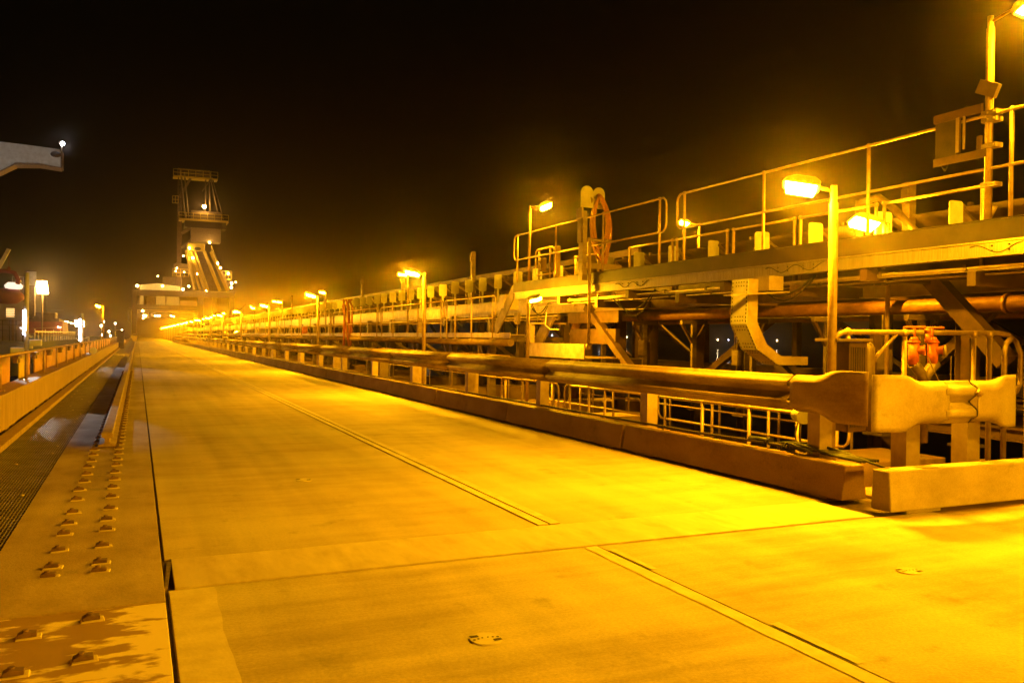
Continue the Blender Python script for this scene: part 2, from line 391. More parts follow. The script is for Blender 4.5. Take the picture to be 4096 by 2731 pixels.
# crane rail with clips
cr = thing('crane_rail', 'heavy steel crane rail with a cut near end, bolted along the track slab', 'crane rail', (-.33, 11.4, 0))
prof = [(-.10,.012),(.10,.012),(.10,.03),(.03,.05),(.025,.11),(.062,.125),(.066,.168),(.055,.178),(-.055,.178),(-.066,.168),(-.062,.125),(-.025,.11),(-.03,.05),(-.10,.03)]
b = MB(); b.prism(prof, 'y', 0, 260); b.build('rail', M['rail'], cr)
b = MB(); b.box(-.13,.13,-.03,260,-.002,.011); b.build('sole_plate', M['clip'], cr)
def make_clip(side):
    o = thing('rail_clip', '', 'rail clip', (0,0,0), 'rail clips bolted along the track slab')
    m_ = MB(); m_.prism([(-.058,0),(.062,0),(.058,.012),(-.052,.010)], 'y', -.040, .036); m_.build('base_plate', M['grout'], o, bevel=.002)
    m_ = MB(); m_.prism([(-.048,.010),(.040,.010),(.040,.032),(-.02,.040),(-.048,.026)], 'y', -.026, .030)
    m_.build('clamp', M['clip'], o, bevel=.003)
    m_ = MB(); m_.tube([(-.012,.002,.03),(-.012,.002,.05)], .015, 6); m_.build('bolt', M['clip'], o)
    return o
protoL = make_clip(1); protoR = make_clip(-1)
protoL.scale = (.9,.9,.8); protoR.scale = (.9,.9,.8)
cy_ = [2.95,3.42,3.93,4.4,5.44,5.65,6.07,6.55,6.9,7.32,7.87,8.35,8.8,9.25,9.75,10.2,10.7,11.15]
cy2 = [3.0,3.48,4.0,4.55,5.46,5.66,6.1,6.6,6.95,7.38,7.9,8.38,8.85,9.3,9.8,10.25,10.75,11.2]
y = 11.6
while y < 34: cy_.append(y); cy2.append(y+.04); y += .42
for lst, x_, sd, pr in ((cy_, -.45, 'left', protoL), (cy2, -.19, 'right', protoR)):
    for i, y in enumerate(lst):
        lab = 'rusty bolted rail clip on the track slab, %s from the camera in the %s row' % (nth(i+1), sd)
        xx = x_ + random.uniform(-.008,.008); rz = random.uniform(-.12,.12)
        if i == 0: pr.location = (xx,y,0); pr['label'] = lab; pr.rotation_euler = (0,0,rz)
        else: copy_tree(pr, (xx,y,0), lab, rz)

# ================================================================ kerb and guard rail
def kerb_block(L):
    m_ = MB(); m_.prism([(-.15,.03),(.15,.03),(.115,.33),(-.105,.33)], 'y', 0, L); m_.box(-.12,.12,.2,.6,0,.03); m_.box(-.12,.12,L-.6,L-.2,0,.03)
    return m_
KL = 3.62
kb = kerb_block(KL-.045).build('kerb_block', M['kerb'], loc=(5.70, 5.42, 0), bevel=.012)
tag(kb, 'long concrete kerb block under the guard rail, first from its near corner', 'kerb block', 'kerb blocks along the road edge')
for i in range(1, 42):
    c = kb.copy(); C.objects.link(c); c.location = (5.70 + random.uniform(-.012,.012), 5.42 + i*KL, 0); c.rotation_euler = (0,0,random.uniform(-.002,.002))
    c['label'] = 'long concrete kerb block under the guard rail, %s from its near corner' % nth(i+1)
m_ = MB(); m_.prism([(-.11,.03),(.10,.03),(.085,.36),(-.085,.36)], 'x', 0, 3.6); m_.box(.2,.6,-.09,.09,0,.03); m_.box(3,3.4,-.09,.09,0,.03)
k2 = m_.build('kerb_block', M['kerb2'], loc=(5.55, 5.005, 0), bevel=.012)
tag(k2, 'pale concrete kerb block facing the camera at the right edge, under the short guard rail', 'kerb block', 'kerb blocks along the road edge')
# W-beam profile: (offset from plane, z)
def wprof(sc_=1.0, d=.085, h=.34):
    P_ = []; pts = [(0,0),(.35,.10),(1,.18),(1,.30),(.25,.44),(0,.5),(.25,.56),(1,.70),(1,.82),(.35,.90),(0,1.0)]
    # smooth
    out = []
    for i in range(len(pts)-1):
        for k in range(3):
            t = k/3; out.append((pts[i][0]*(1-t)+pts[i+1][0]*t, pts[i][1]*(1-t)+pts[i+1][1]*t))
    out.append(pts[-1])
    return [(u*d, v*h) for u, v in out]
WP = wprof()
gr = thing('guard_rail', 'long rusty brown corrugated steel guard rail on posts behind the kerb blocks', 'guard rail', (5.86, 5.4, 0))
# beams face the road (-X)
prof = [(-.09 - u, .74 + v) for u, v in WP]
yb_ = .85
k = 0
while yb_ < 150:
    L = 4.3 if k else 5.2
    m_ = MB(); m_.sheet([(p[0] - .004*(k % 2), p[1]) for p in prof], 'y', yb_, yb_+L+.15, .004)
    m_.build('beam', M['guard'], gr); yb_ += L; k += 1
# flared fishtail terminal, lofted from W profile to a flat curled plate
def fishtail(length, flip=1, curl=.16, grow=.09, n=14, z0=.74, h=.34):
    m_ = MB(); vs = []; S = len(WP)
    for i in range(n+1):
        t = i/n; e = t*t*(3-2*t); s_ = max(0, (t-.25)/.75); s_ = s_*s_*(3-2*s_)
        for (u, v) in WP:
            zc = z0 + h/2; vv = (v - h/2)*(1 + grow/h*2*s_) ; uu = u*(1-s_) + .05*s_
            bend = curl*max(0,(t-.55)/.45)**2
            vs.append((uu*flip, t*length, zc+vv, bend))
    out = []
    for (u, y_, z_, bd) in vs: out.append((u, y_, z_, bd))
    return out, n, S
def loft(mb_, pts, n, S, thick=(0,0,0)):
    vs = pts; fs = []
    for i in range(n):
        for j in range(S-1): fs.append((i*S+j, i*S+j+1, (i+1)*S+j+1, (i+1)*S+j))
    mb_.add(vs, fs, True)
def terminal(L_, wt, z0, h, h2, d=.085, n=16, flare0=.45, curl=.05, power=1.0):
    """smooth plate: a C-shaped channel of height h opening out to a flat flared plate of height h2"""
    rows = []
    for i in range(n+1):
        t = i/n; e = max(0,(t-flare0)/(1-flare0)); e1 = min(1, e*1.9); e1 = e1*e1*(3-2*e1)
        hh = h + (h2-h)*e1; fl = 1-e1; zc = z0+h/2; row = []
        for k in range(13):
            v = k/12; q = min(v, 1-v)*12
            dep = d if q >= 2 else d*(q/2)**.7
            row.append((t*L_, dep*fl + d*.85*(1-fl) - curl*e*e, zc + (v-.5)*hh))
        rows.append(row)
    return rows
def loft_rows(rows, f):
    m_ = MB(); S_ = len(rows[0]); m_.add([f(*p) for r_ in rows for p in r_], [(i*S_+j,i*S_+j+1,(i+1)*S_+j+1,(i+1)*S_+j) for i in range(len(rows)-1) for j in range(S_-1)], True); return m_
m_ = loft_rows(terminal(.86, 0, .735, .35, .47, curl=.07, flare0=.3), lambda s_,d_,z_: (-.10-d_, .80-s_, z_))
o = m_.build('end_terminal', M['guard'], gr); o.modifiers.new('t','SOLIDIFY').thickness = .006
for i in range(30):
    yy = ([.6,3.48,6.5,9.65,13.2,16.8] + [16.8+3.65*k for k in range(1,30)])[i]
    m_ = MB()
    # channel post: web + two flanges
    m_.box(-.07,.07,yy-.081,yy-.075,-.4,.98); m_.box(-.076,-.07,yy-.081,yy+.075,-.4,.98); m_.box(.07,.076,yy-.081,yy+.075,-.4,.98)
    m_.box(-.10,-.076,yy-.05,yy+.05,.78,.98)
    m_.build('post', M['galv'], gr)
for i in range(3):
    pass
for k in range(12):
    yj = .85 + (5.2 + 4.3*k) ; m_ = MB()
    for dy in (-.08,.02,.12):
        for vz in (.06,.28): m_.ball((-.11,yj+dy,.74+vz), .014, 6)
    m_.build('splice_bolts', M['galvdark'], gr)
# short return rail facing the camera
g2 = thing('short_guard_rail', 'short pale guard rail across the end with flared fishtail ends, facing the camera', 'guard rail', (5.74, 5.06, 0))
WP2 = wprof(h=.36)
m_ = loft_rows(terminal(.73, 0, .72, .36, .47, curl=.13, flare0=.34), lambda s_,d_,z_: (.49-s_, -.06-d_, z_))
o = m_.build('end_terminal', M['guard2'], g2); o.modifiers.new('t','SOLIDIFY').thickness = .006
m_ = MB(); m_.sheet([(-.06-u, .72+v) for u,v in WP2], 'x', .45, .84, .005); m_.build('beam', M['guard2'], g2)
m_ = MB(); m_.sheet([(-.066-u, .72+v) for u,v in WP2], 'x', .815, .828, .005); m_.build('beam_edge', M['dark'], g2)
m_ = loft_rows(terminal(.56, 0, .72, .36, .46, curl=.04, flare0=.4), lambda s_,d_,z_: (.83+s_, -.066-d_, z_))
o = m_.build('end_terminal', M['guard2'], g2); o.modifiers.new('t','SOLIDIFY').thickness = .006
for xx in (.31, 1.06):
    m_ = MB(); m_.box(xx-.075,xx+.075,.06,.066,.0,.80); m_.box(xx-.081,xx-.075,.06,.22,.0,.80); m_.box(xx+.075,xx+.081,.06,.22,.0,.80); m_.box(xx-.05,xx+.05,-.06,.058,.78,1.0)
    m_.build('post', M['galv'], g2)
# bolt stubs on end plate
m_ = MB(); m_.tube([(.80,-.16,1.0),(.84,-.165,.965)], .028, 10); m_.build('splice_bolt', M['guard'], g2)

# ================================================================ lower level right of the guard rail
b = MB(); b.box(6.06, 8.0, 5.25, 5.9, -.5, .02); b.box(6.12, 16, 4.875, 5.22, -.5, -.014); b.box(6.1, 6.3, 5.9, 300, -.8, -.02)
struct(b.build('service_ledge', M['kerb'], bevel=.01))
b = MB()
for (x0,x1,a,c,z) in ((6.3,9.2,7.3,8.3,-.02),(6.3,7.7,10.4,11.6,-.12),(6.3,9.2,13.6,14.4,-.05),(7.6,9.2,4.6,7.3,-.30),(7.7,9.0,8.3,13.6,-.35)):
    b.box(x0,x1,a,c,z-.35,z)
y = 17
while y < 200: b.box(6.3, 11.5, y, y+1.0, -.5, -.05); y += 6
struct(b.build('pit_beams', M['kerb'], bevel=.01))
b = MB(); b.box(6.3, 13.5, 4.0, 260, -1.3, -.9); struct(b.build('pit_floor', M['dirt']))

def handrail(label, x0, y0, z0, ys, top=1.07, mid=.52, loop=(True,True), mt='pipe', axis='y', r=.021, cat='handrail', name='handrail', posts=None, ball=True):
    """ys = post offsets along the axis from (x0,y0,z0)"""
    t = thing(name, label, cat, (x0,y0,z0))
    def P(s, z, off=0): return (off, s, z) if axis == 'y' else (s, off, z)
    a, c = ys[0], ys[-1]
    d = 1 if c > a else -1
    ext = .14
    def arc(s0, dirn):
        R_ = (top-mid)/2; rr = .12
        return [P(s0, top), P(s0+dirn*(ext-rr*.3), top-0.0), P(s0+dirn*(ext+.03), top-.05), P(s0+dirn*(ext+.05), top-.12),
                P(s0+dirn*(ext+.05), mid+.12), P(s0+dirn*(ext+.03), mid+.05), P(s0+dirn*(ext-rr*.3), mid), P(s0, mid)]
    m_ = MB(); m_.tube([P(a,top),P(c,top)], r*.85, 8); m_.build('top_rail', M[mt], t)
    m_ = MB(); m_.tube([P(a,mid),P(c,mid)], r*.85, 8); m_.build('middle_rail', M[mt], t)
    if loop[0]: m_ = MB(); m_.tube(arc(a,-d), r*.85, 8); m_.build('end_loop', M[mt], t)
    if loop[1]: m_ = MB(); m_.tube(arc(c,d), r*.85, 8); m_.build('end_loop', M[mt], t)
    for s_ in ys:
        m_ = MB(); m_.tube([P(s_,0),P(s_,top)], r, 8)
        if ball: m_.ball(P(s_,top), r*1.5, 8); m_.ball(P(s_,mid), r*1.45, 8)
        q = P(s_,0); m_.box(q[0]-.06,q[0]+.06,q[1]-.06,q[1]+.06,0,.012)
        m_.build('post', M[mt], t)
    return t
# low rails round the pits, seen under the guard rail
handrail('low pipe handrail by the pit nearest the camera, under the guard rail', 6.62, 7.1, -.45, [0,.8,1.7,2.75], mid=.6)
handrail('low pipe handrail by the pit between the second and third guard rail posts', 6.62, 10.2, -.45, [0,1.05,1.55,2.2], mid=.6)
handrail('low pipe handrail by the pit between the third and fourth guard rail posts', 6.62, 13.0, -.45, [0,.65,1.3,2.1], mid=.6)
handrail('second row pipe handrail behind the pit nearest the camera', 7.7, 7.6, -.45, [0,1.2,2.4,3.6], mid=.6)
handrail('second row pipe handrail further along the pits, behind the short rails', 7.7, 11.6, -.45, [0,1.2,2.4,3.6], mid=.6)
handrail('lone pipe handrail deep among the columns beyond the pits', 9.4, 9.0, -.4, [0,1.5,3,4.5,6,7.5], mid=.55)
# pipe rail across at Y 6.3 with brace and bend
pr = thing('pipe_rail', 'thick pale pipe rail running across to the right edge behind the twin valves', 'handrail', (6.5, 6.3, 0))
m_ = MB(); m_.tube([(-.18,0,1.40),(-.14,0,1.46),(-.06,0,1.495),(0,0,1.5),(2.25,0,1.52),(2.42,0,1.5),(2.55,0,1.42),(2.62,0,1.3),(2.62,0,.95),(2.55,0,.86),(2.44,0,.84)], .027, 12); m_.build('top_rail', M['pipe'], pr)
for xx, zb in ((.01,.9),(.80,.10),(1.85,.10),(2.1,.10)):
    m_ = MB(); m_.tube([(xx,0,zb),(xx,0,1.5)], .03 if xx > 2 else .026, 10); m_.ball((xx,0,1.5), .045); m_.box(xx-.08,xx+.08,-.08,.08,zb,zb+.014); m_.build('post', M['pipe'], pr)
m_ = MB(); m_.tube([(.34,0,1.2),(.68,0,1.49)], .02, 8); m_.build('brace', M['pipe'], pr)
m_ = MB(); m_.tube([(2.28,-.05,.1),(2.28,-.05,1.3),(2.3,-.05,1.4),(2.38,-.05,1.46)], .03, 10); m_.build('inner_bend', M['pipe'], pr)
# pair of vertical pipes near the right edge
for i, (xx, lb) in enumerate(((8.88,'left of the pair of slim upright conduits below the girder at the right edge'),(8.96,'right of the pair of slim upright conduits below the girder at the right edge'))):
    m_ = MB(); m_.tube([(0,0,0),(0,0,2.45)], .022, 8); o = m_.build('conduit_pipe', M['pipe'], loc=(xx, 6.0+.12*i, -.2)); tag(o, lb, 'pipe', 'upright conduits')

# twin hydrant valves
hv = thing('twin_hydrant_valve', 'twin red-orange hydrant valves with handwheels on a grey branch pipe behind the short guard rail', 'valve', (7.22, 6.0, .4))
m_ = MB(); m_.tube([(0,0,0),(0,0,.62)], .05, 12); m_.tube([(0,0,.50),(0,0,.53)], .085, 12); m_.tube([(0,0,.60),(-.02,0,.68),(-.1,0,.76),(-.15,0,.80)], .055, 12); m_.tube([(0,0,.60),(.04,0,.68),(.12,0,.76),(.17,0,.80)], .055, 12); m_.build('branch_pipe', M['steel2'], hv)
for sx, hx, open_ in ((-.14,-.13,True),(.13,.12,False)):
    m_ = MB(); m_.tube([(sx,0,.78),(sx,0,1.0)], [.05,.052], 14); m_.tube([(sx,0,1.0),(sx,0,1.02)], .062, 14); m_.tube([(sx,0,1.02),(sx,0,1.06)], [.05,.03], 12)
    m_.tube([(sx,0,.93),(sx+.055,-.08,.93)], .042, 14, caps=False) ; m_.tube([(sx+.05,-.072,.93),(sx+.06,-.088,.93)], .053, 14, caps=False)
    vb = m_.build('valve_body', M['orange'], hv)
    if open_:
        m_ = MB(); m_.tube([(sx+.053,-.077,.93),(sx+.055,-.08,.93)], .044, 14); m_.build('open_mouth', M['dark'], hv)
    else:
        m_ = MB(); m_.tube([(sx+.055,-.08,.93),(sx+.068,-.10,.93)], .054, 14); m_.build('blank_cap', M['galv'], hv)
    m_ = MB(); m_.tube([(hx,0,1.04),(hx,0,1.16)], .012, 8)
    ring = [(hx+.098*math.cos(t*math.pi/10), .098*math.sin(t*math.pi/10), 1.155) for t in range(20)]
    m_.tube(ring, .011, 8, closed=True)
    for t in range(4): m_.beam((hx,0,1.155),(hx+.098*math.cos(t*math.pi/2+.4), .098*math.sin(t*math.pi/2+.4),1.155), .014, .008)
    m_.build('handwheel', M['orange'], hv)
m_ = MB(); m_.ball((.03,-.02,1.12), .035); m_.tube([(.03,-.02,1.0),(.03,-.02,1.1)], .03, 10); m_.build('pressure_gauge', M['orange'], hv)
m_ = MB()
for k in range(12): m_.ball((.235,-.125,.86-.022*k), .008, 6, 1.6)
m_.tube([(-.09,-.12,.87),(.05,-.14,.62),(.22,-.2,.52)], .006, 6); m_.build('cap_chain', M['steel2'], hv)
m_ = MB(); m_.tube([(-.16,0,.46),(.16,0,.46)], .07, 12); m_.tube([(-.18,0,.46),(-.15,0,.46)], .10, 12); m_.tube([(.15,0,.46),(.18,0,.46)], .10, 12); m_.build('flanged_pipe', M['dark'], hv)

# junction cabinet with tank beside lamp post
jb = thing('junction_cabinet', 'brown louvred cabinet with a rounded tank on its side behind the guard rail end', 'cabinet', (6.42, 6.35, .5))
m_ = MB(); m_.box(.06,.30,-.1,.14,0,.90); m_.build('body', M['steel'], jb, bevel=.008)
m_ = MB(); m_.box(-.12,.34,-.14,.18,.905,.935); m_.build('lid', M['steel2'], jb, bevel=.004)
m_ = MB()
for k in range(7): m_.box(.08+k*.03,.09+k*.03,-.108,-.1,.05,.85)
m_.build('louvres', M['dark'], jb)
m_ = MB(); m_.tube([(.39,0,0),(.39,0,.80),(.39,0,.86),(.39,0,.89)], [.085,.085,.065,.02], 16); m_.build('tank', M['galvdark'], jb)
m_ = MB(); m_.tube([(.45,-.05,.15),(.45,-.05,.84),(.41,-.03,.9)], .012, 8); m_.box(.43,.47,-.07,-.04,.7,.76); m_.build('side_pipe', M['steel2'], jb)

# small horn-shaped lamp and cable bundle under the beam
hn = thing('horn_unit', 'small pale drum-shaped horn on a bracket below the near end of the guard rail', 'horn', (6.02, 6.45, .33))
m_ = MB(); m_.tube([(-.02,-.10,.33),(.02,.02,.34),(.07,.1,.33)], [.075,.075,.06], 16); m_.build('drum', M['plate'], hn)
m_ = MB(); m_.tube([(.03,0,.27),(.02,0,.12),(.05,0,.0)], .012, 6); m_.tube([(0,0,.27),(-.04,0,.15),(.0,0,.0)], .008, 6); m_.build('stem', M['galvdark'], hn)
m_ = MB()
m_.tube([(0,9.5,0)] and [(0,90,-.02),(0,12,-.01),(.0,6.3,0),(-.01,1.6,.01),(-.02,.6,.03),(.02,.1,.02),(.1,-.3,.03),(.2,-.35,.0)], .016, 6)
o = m_.build('long_cable', M['dark'], loc=(5.80, 6.1, .35)); tag(o, 'thin dark cable laid along the top of the kerb blocks behind the posts', 'cable')
cb = MB(); 
for k in range(9):
    a = random.uniform(-.1,.1); cb.tube([(a, .9-.1*k, .03), (a+.05,.6,.05+random.uniform(0,.05)),(random.uniform(-.1,.15), .3,.05+random.uniform(0,.06)),(random.uniform(-.05,.2),0,.03),(random.uniform(.05,.3),-.25,.0)], .014, 6)
cb.tube([(.1,-.2,.02),(.25,-.35,-.05),(.3,-.38,-.2),(.3,-.38,-.3)], .012, 6)
o = cb.build('cable_bundle', M['black'], loc=(5.80, 5.75, .34)); tag(o, 'tangled bundle of black cables lying on the near end of the kerb', 'cables')
m_ = MB(); m_.tube([(0,0,0),(0,.28,0)], .028, 10); m_.tube([(0,-.03,0),(0,0,0)], .04, 10); o = m_.build('cable_plug', M['black'], loc=(5.80,6.62,.40)); tag(o, 'black cable plug lying on the kerb beside the first guard rail post', 'plug')

# ================================================================ lamp posts
def make_lamp(h, arm, post_r=.045, clamp=True, tilt=20, size=(.40,.26), lens='lens', name='lamp_post', face=-13):
    """arm = (dx,dy) from post to head"""
    o = thing(name, '', 'lamp post')
    dx, dy = arm; L = math.hypot(dx,dy)
    m_ = MB(); m_.tube([(0,0,0),(0,0,h*.94),(0,0,h*.945),(0,0,h)], [post_r,post_r,post_r*.75,post_r*.75], 12); m_.build('post', M['pipe'], o)
    m_ = MB(); m_.tube([(0,0,h-.06),(dx*.45,dy*.45,h-.01),(dx*.8,dy*.8,h+.02)], post_r*.42, 8); m_.build('arm', M['pipe'], o)
    # head built along +x then rotated to the arm direction
    a = math.atan2(dy,dx); sx, sy = size[0]*.76, size[1]*.76
    hd = bpy.data.objects.new('lamp_head', None)
    m_ = MB(); m_.prism([(-sx/2-.02,0),(sx/2+.02,0),(sx/2-.01,.05),(sx/2-.10,.085),(-sx/2+.04,.085),(-sx/2-.02,.05)], 'y', -sy/2, sy/2)
    hs = m_.build('lamp_head', M['housing'], o, bevel=.01)
    Tm = Matrix.Translation((dx,dy,h)) @ Matrix.Rotation(R(face),4,'X') @ Matrix.Rotation(a,4,'Z') @ Matrix.Rotation(R(-tilt),4,'Y')
    bpy.data.objects.remove(hd)
    hs.data.transform(Tm)
    m_ = MB(); m_.prism([(-sx/2+.01,0),(-sx/2+.03,-.055),(sx/2-.03,-.055),(sx/2-.01,0)], 'y', -sy/2+.01, sy/2-.01)
    ln = m_.build('lens', M[lens], hs); ln.data.transform(Tm)
    if clamp:
        m_ = MB(); m_.beam((-.12,0,h*.30-.03),(.14,0,h*.30+.06), .05, .035); m_.tube([(0,0,h*.3-.04),(0,0,h*.3+.05)], post_r*1.35, 10); m_.build('clamp', M['galv'], o)
    return o
# row A: tall posts just behind the guard rail, 13 m apart
lampA = make_lamp(2.95, (-.24,.2), size=(.42,.3))
aY = [6.3 + 13*i for i in range(-1, 20)]
for i, yy in enumerate(aY):
    if i == 0: lab = 'lamp post behind the guard rail just behind the camera'
    elif i == 1: lab = 'tall sodium lamp post behind the near end of the guard rail, beside the cabinet'
    else: lab = 'tall sodium lamp post behind the guard rail, %s from the camera' % nth(i)
    if i == 0:
        la0 = make_lamp(2.95, (-.3,.1), size=(.8,.5), face=20, tilt=32); la0.location = (6.3, yy, 0); la0['label'] = lab; la0['group'] = 'tall lamp posts along the guard rail'; lampA['group'] = la0['group']
    elif i == 1: lampA.location = (6.3, yy, 0); lampA['label'] = lab
    else: copy_tree(lampA, (6.3, yy, 0), lab)
# row B on the platform handrail / gallery walkway
lampB = make_lamp(1.95, (-.10,.30), post_r=.03, clamp=False, size=(.36,.24))
bY = [17.0, 26.2, 39.2, 52.2, 65.2, 78.2, 91.2, 104.2, 117, 130, 143, 169, 195, 221]
for i, yy in enumerate(bY):
    zz = 2.62 if i == 0 else 1.5
    lab = 'slim sodium lamp rising from the far end of the upper gallery walkway' if i == 0 else 'slim sodium lamp on the lower conveyor walkway, %s from the camera' % nth(i)
    if i == 0:
        l4 = make_lamp(1.75, (.34,-.12), post_r=.03, clamp=False, size=(.36,.24)); l4.location = (8.0, yy, zz); l4['label'] = lab; l4['group'] = 'slim lamps along the conveyor walkway'
        lampB['group'] = l4['group']
    elif i == 1: lampB.location = (8.0, yy, zz); lampB['label'] = lab
    else: copy_tree(lampB, (8.0, yy, zz), lab)
# short lamp at the end of the girder
l5 = make_lamp(2.2, (.28,.25), post_r=.035, clamp=True, size=(.36,.24)); l5.location = (7.0, 14.9, 0); l5['label'] = 'short sodium lamp post under the far end of the upper girder'; l5['group'] = 'short lamps among the steelwork'
# lamps beyond the gallery
l3 = make_lamp(2.6, (-.42,.1), post_r=.035, clamp=False, size=(.34,.22)); l3.location = (14, 18.85, 2.0); l3['label'] = 'small sodium lamp seen beyond the gallery, between its two handrails'; l3['group'] = 'lamps beyond the gallery'
l2 = make_lamp(2.6, (-.3,.12), post_r=.03, clamp=False, size=(.44,.34)); l2.location = (8.95, 8.0, .36); l2['label'] = 'sodium lamp just above the upper deck edge, behind the tall handrail post'; l2['group'] = 'lamps beyond the gallery'
lcp = make_lamp(2.0, (-.2,.3), post_r=.03, clamp=False, size=(.40,.28))
for i in range(14):
    lab = 'sodium lamp above the far conveyor top rail, %s from the camera' % nth(i+1); p_ = (10.9, 58+15.5*i, 2.3)
    if i == 0: lcp.location = p_; lcp['label'] = lab; lcp['group'] = 'lamps above the far conveyor'
    else: copy_tree(lcp, p_, lab)
# lamp on the gallery walkway at the right edge
l0 = make_lamp(2.05, (.05,-.42), post_r=.038, clamp=False, size=(.42,.28)); l0.location = (7.8, 5.75, 2.64); l0['label'] = 'sodium lamp on a tall post clamped to the gallery handrail at the top right corner'; l0['group'] = 'lamps on the gallery walkway'
for k_, zz in enumerate((1.32,)):
    m_ = MB(); m_.beam((-.02,-.10,zz-.05),(-.02,.10,zz+.05), .05, .14); m_.build('angled_bracket', M['galv'], l0)
for zz in (.33,.72,.98,1.05):
    m_ = MB(); m_.box(-.055,.055,-.11,.05,zz,zz+.045); m_.ball((-.058,-.02,zz+.022), .01, 6); m_.ball((-.058,-.09,zz+.022), .01, 6); m_.build('clamp', M['galv'], l0)
lz = make_lamp(1.95, (-.25,.2), post_r=.038, clamp=False, size=(.36,.26), face=30); lz.location = (7.8, 1.2, 2.64); lz['label'] = 'sodium lamp on the gallery handrail out of view to the right'; lz['group'] = 'lamps on the gallery walkway'

# back-to-front equipment panel fixed to that post
cp = thing('equipment_frame', 'dark equipment panel on two arms beside the lamp post at the top right', 'panel', (7.8, 5.8, 2.64))
m_ = MB(); m_.box(-.02,.01,.30,.56,.72,1.12); m_.build('back_panel', M['dark'], cp, bevel=.005)
m_ = MB(); m_.beam((-.03,0,1.14),(-.03,.56,1.14), .03, .09); m_.build('arm', M['steel'], cp)
m_ = MB(); m_.beam((-.03,-.05,.68),(-.03,.56,.68), .03, .08); m_.beam((-.04,.02,.72),(-.04,.02,.86), .03, .05); m_.build('arm', M['steel'], cp)
m_ = MB(); m_.box(-.05,-.02,.25,.29,.74,1.1); m_.box(-.05,-.03,.19,.21,.76,1.1); m_.build('upright', M['galv'], cp)
m_ = MB(); m_.tube([(0,.5,.66),(.0,.45,.58),(0,.40,.66)], .008, 6); m_.build('cable_loop', M['black'], cp)

# ================================================================ upper gallery walkway
gw = thing('gallery_walkway', 'upper steel gallery walkway with a dark edge beam over a bright streaked girder', 'walkway', (7.75, 17.3, 0))
m_ = MB(); m_.box(.05,1.15,-30,0,2.585,2.62); m_.build('deck_plate', M['steel'], gw)
m_ = MB()   # dark edge channel
m_.box(0,.012,-30,0,2.43,2.63); m_.box(.012,.09,-30,0,2.43,2.44); m_.box(-.02,.10,-30,0.0,2.632,2.642)
m_.build('edge_beam', M['edge'], gw)
m_ = MB(); m_.box(-.012,.10,-30,-.05,2.41,2.428); m_.box(.01,.022,-30,-.05,2.285,2.41); m_.box(-.012,.12,-30,-.05,2.268,2.285); m_.build('girder', M['girder'], gw)
# splice plates with bolt heads; chalk-drawn wave marks as on the steel
for yy in (-5.0+.0, -8.9, -11.95):
    m_ = MB()
    for a in (-.32,-.14,.14,.32):
        for z_ in (2.325,2.375): m_.ball((.006, yy+a, z_), .011, 6)
    m_.build('splice_bolts', M['dark'], gw)
    m_ = MB(); pts = []
    for t in range(0, 41):
        s_ = -.5 + t/40.0; pts.append((.006, yy - s_*1.0, 2.348 + .042*math.cos(s_*2*math.pi*2.0)*(-1 if abs(s_) > .6 else 1)))
    m_.tube(pts, .0055, 5)
    m_.beam((.006,yy+.5,2.39),(.006,yy+.56,2.38), .012, .012); m_.build('hand_drawn_mark', M['dark'], gw)
# cross brackets
for yy in [-2.2-i*2.6 for i in range(10)]:
    m_ = MB(); m_.box(.02,1.2,yy-.05,yy+.05,2.12,2.262); m_.build('cross_beam', M['steel'], gw)
m_ = MB(); m_.box(1.12,1.16,-30,0,2.2,2.55); m_.build('inner_beam', M['steel'], gw)
# raking end plate down to the platform
m_ = MB(); m_.prism([(0,2.62),(0,2.28),(.9,1.5),(1.05,1.5),(1.05,1.75)], 'x', .0, .03); m_.build('raking_end_plate', M['galvdark'], gw)
handrail('far stretch of the upper gallery handrail, between its end lamp and the gap', 7.8, 17.2, 2.63, [0,-1.9,-3.8,-5.63], top=1.08, mid=.53)
handrail('near stretch of the upper gallery handrail, reaching the top right edge', 7.8, 10.89, 2.63, [0,-1.82,-3.62,-5.38,-7.2,-9.0,-10.8], top=1.07, mid=.53, loop=(True,False))
# inner low rail (top rail only look) along the conveyor
for a, L_, lb in ((16.4,[0,-1.0],'farthest'),(14.16,[0,-1.45],'second farthest'),(12.58,[0,-1.41],'middle'),(11.01,[0,-1.39],'second nearest'),(9.5,[0,-1.38],'nearest full'),(7.99,[0,-1.39],'right hand')):
    handrail('inner pipe rail along the conveyor side of the gallery, %s section' % lb, 8.86, a, 2.13, [L_[0], L_[1]], top=1.08, mid=.55, loop=(False,False), r=.024)
# stair-like gate loops at far end
handrail('small looped pipe gate at the far end of the gallery beside the slim lamp', 8.25, 17.0, 2.62, [0,.0-.55], top=.78, mid=.2, loop=(True,True), axis='y')
m_ = MB(); m_.box(-.06,.06,-.05,.05,0,.95); o = m_.build('painted_stub_post', M['yellow'], loc=(8.5,16.6,2.5), bevel=.01); tag(o, 'square yellow stub post standing behind the looped gate at the gallery end', 'post')
m_ = MB(); m_.box(-.07,.07,-.04,.04,0,.30); m_.ball((-.08,-.03,.22), .05, 10); o = m_.build('control_station', M['galvdark'], loc=(8.3,16.9,2.9), bevel=.01); tag(o, 'small dark control box with a round lamp behind the looped gate', 'control box')

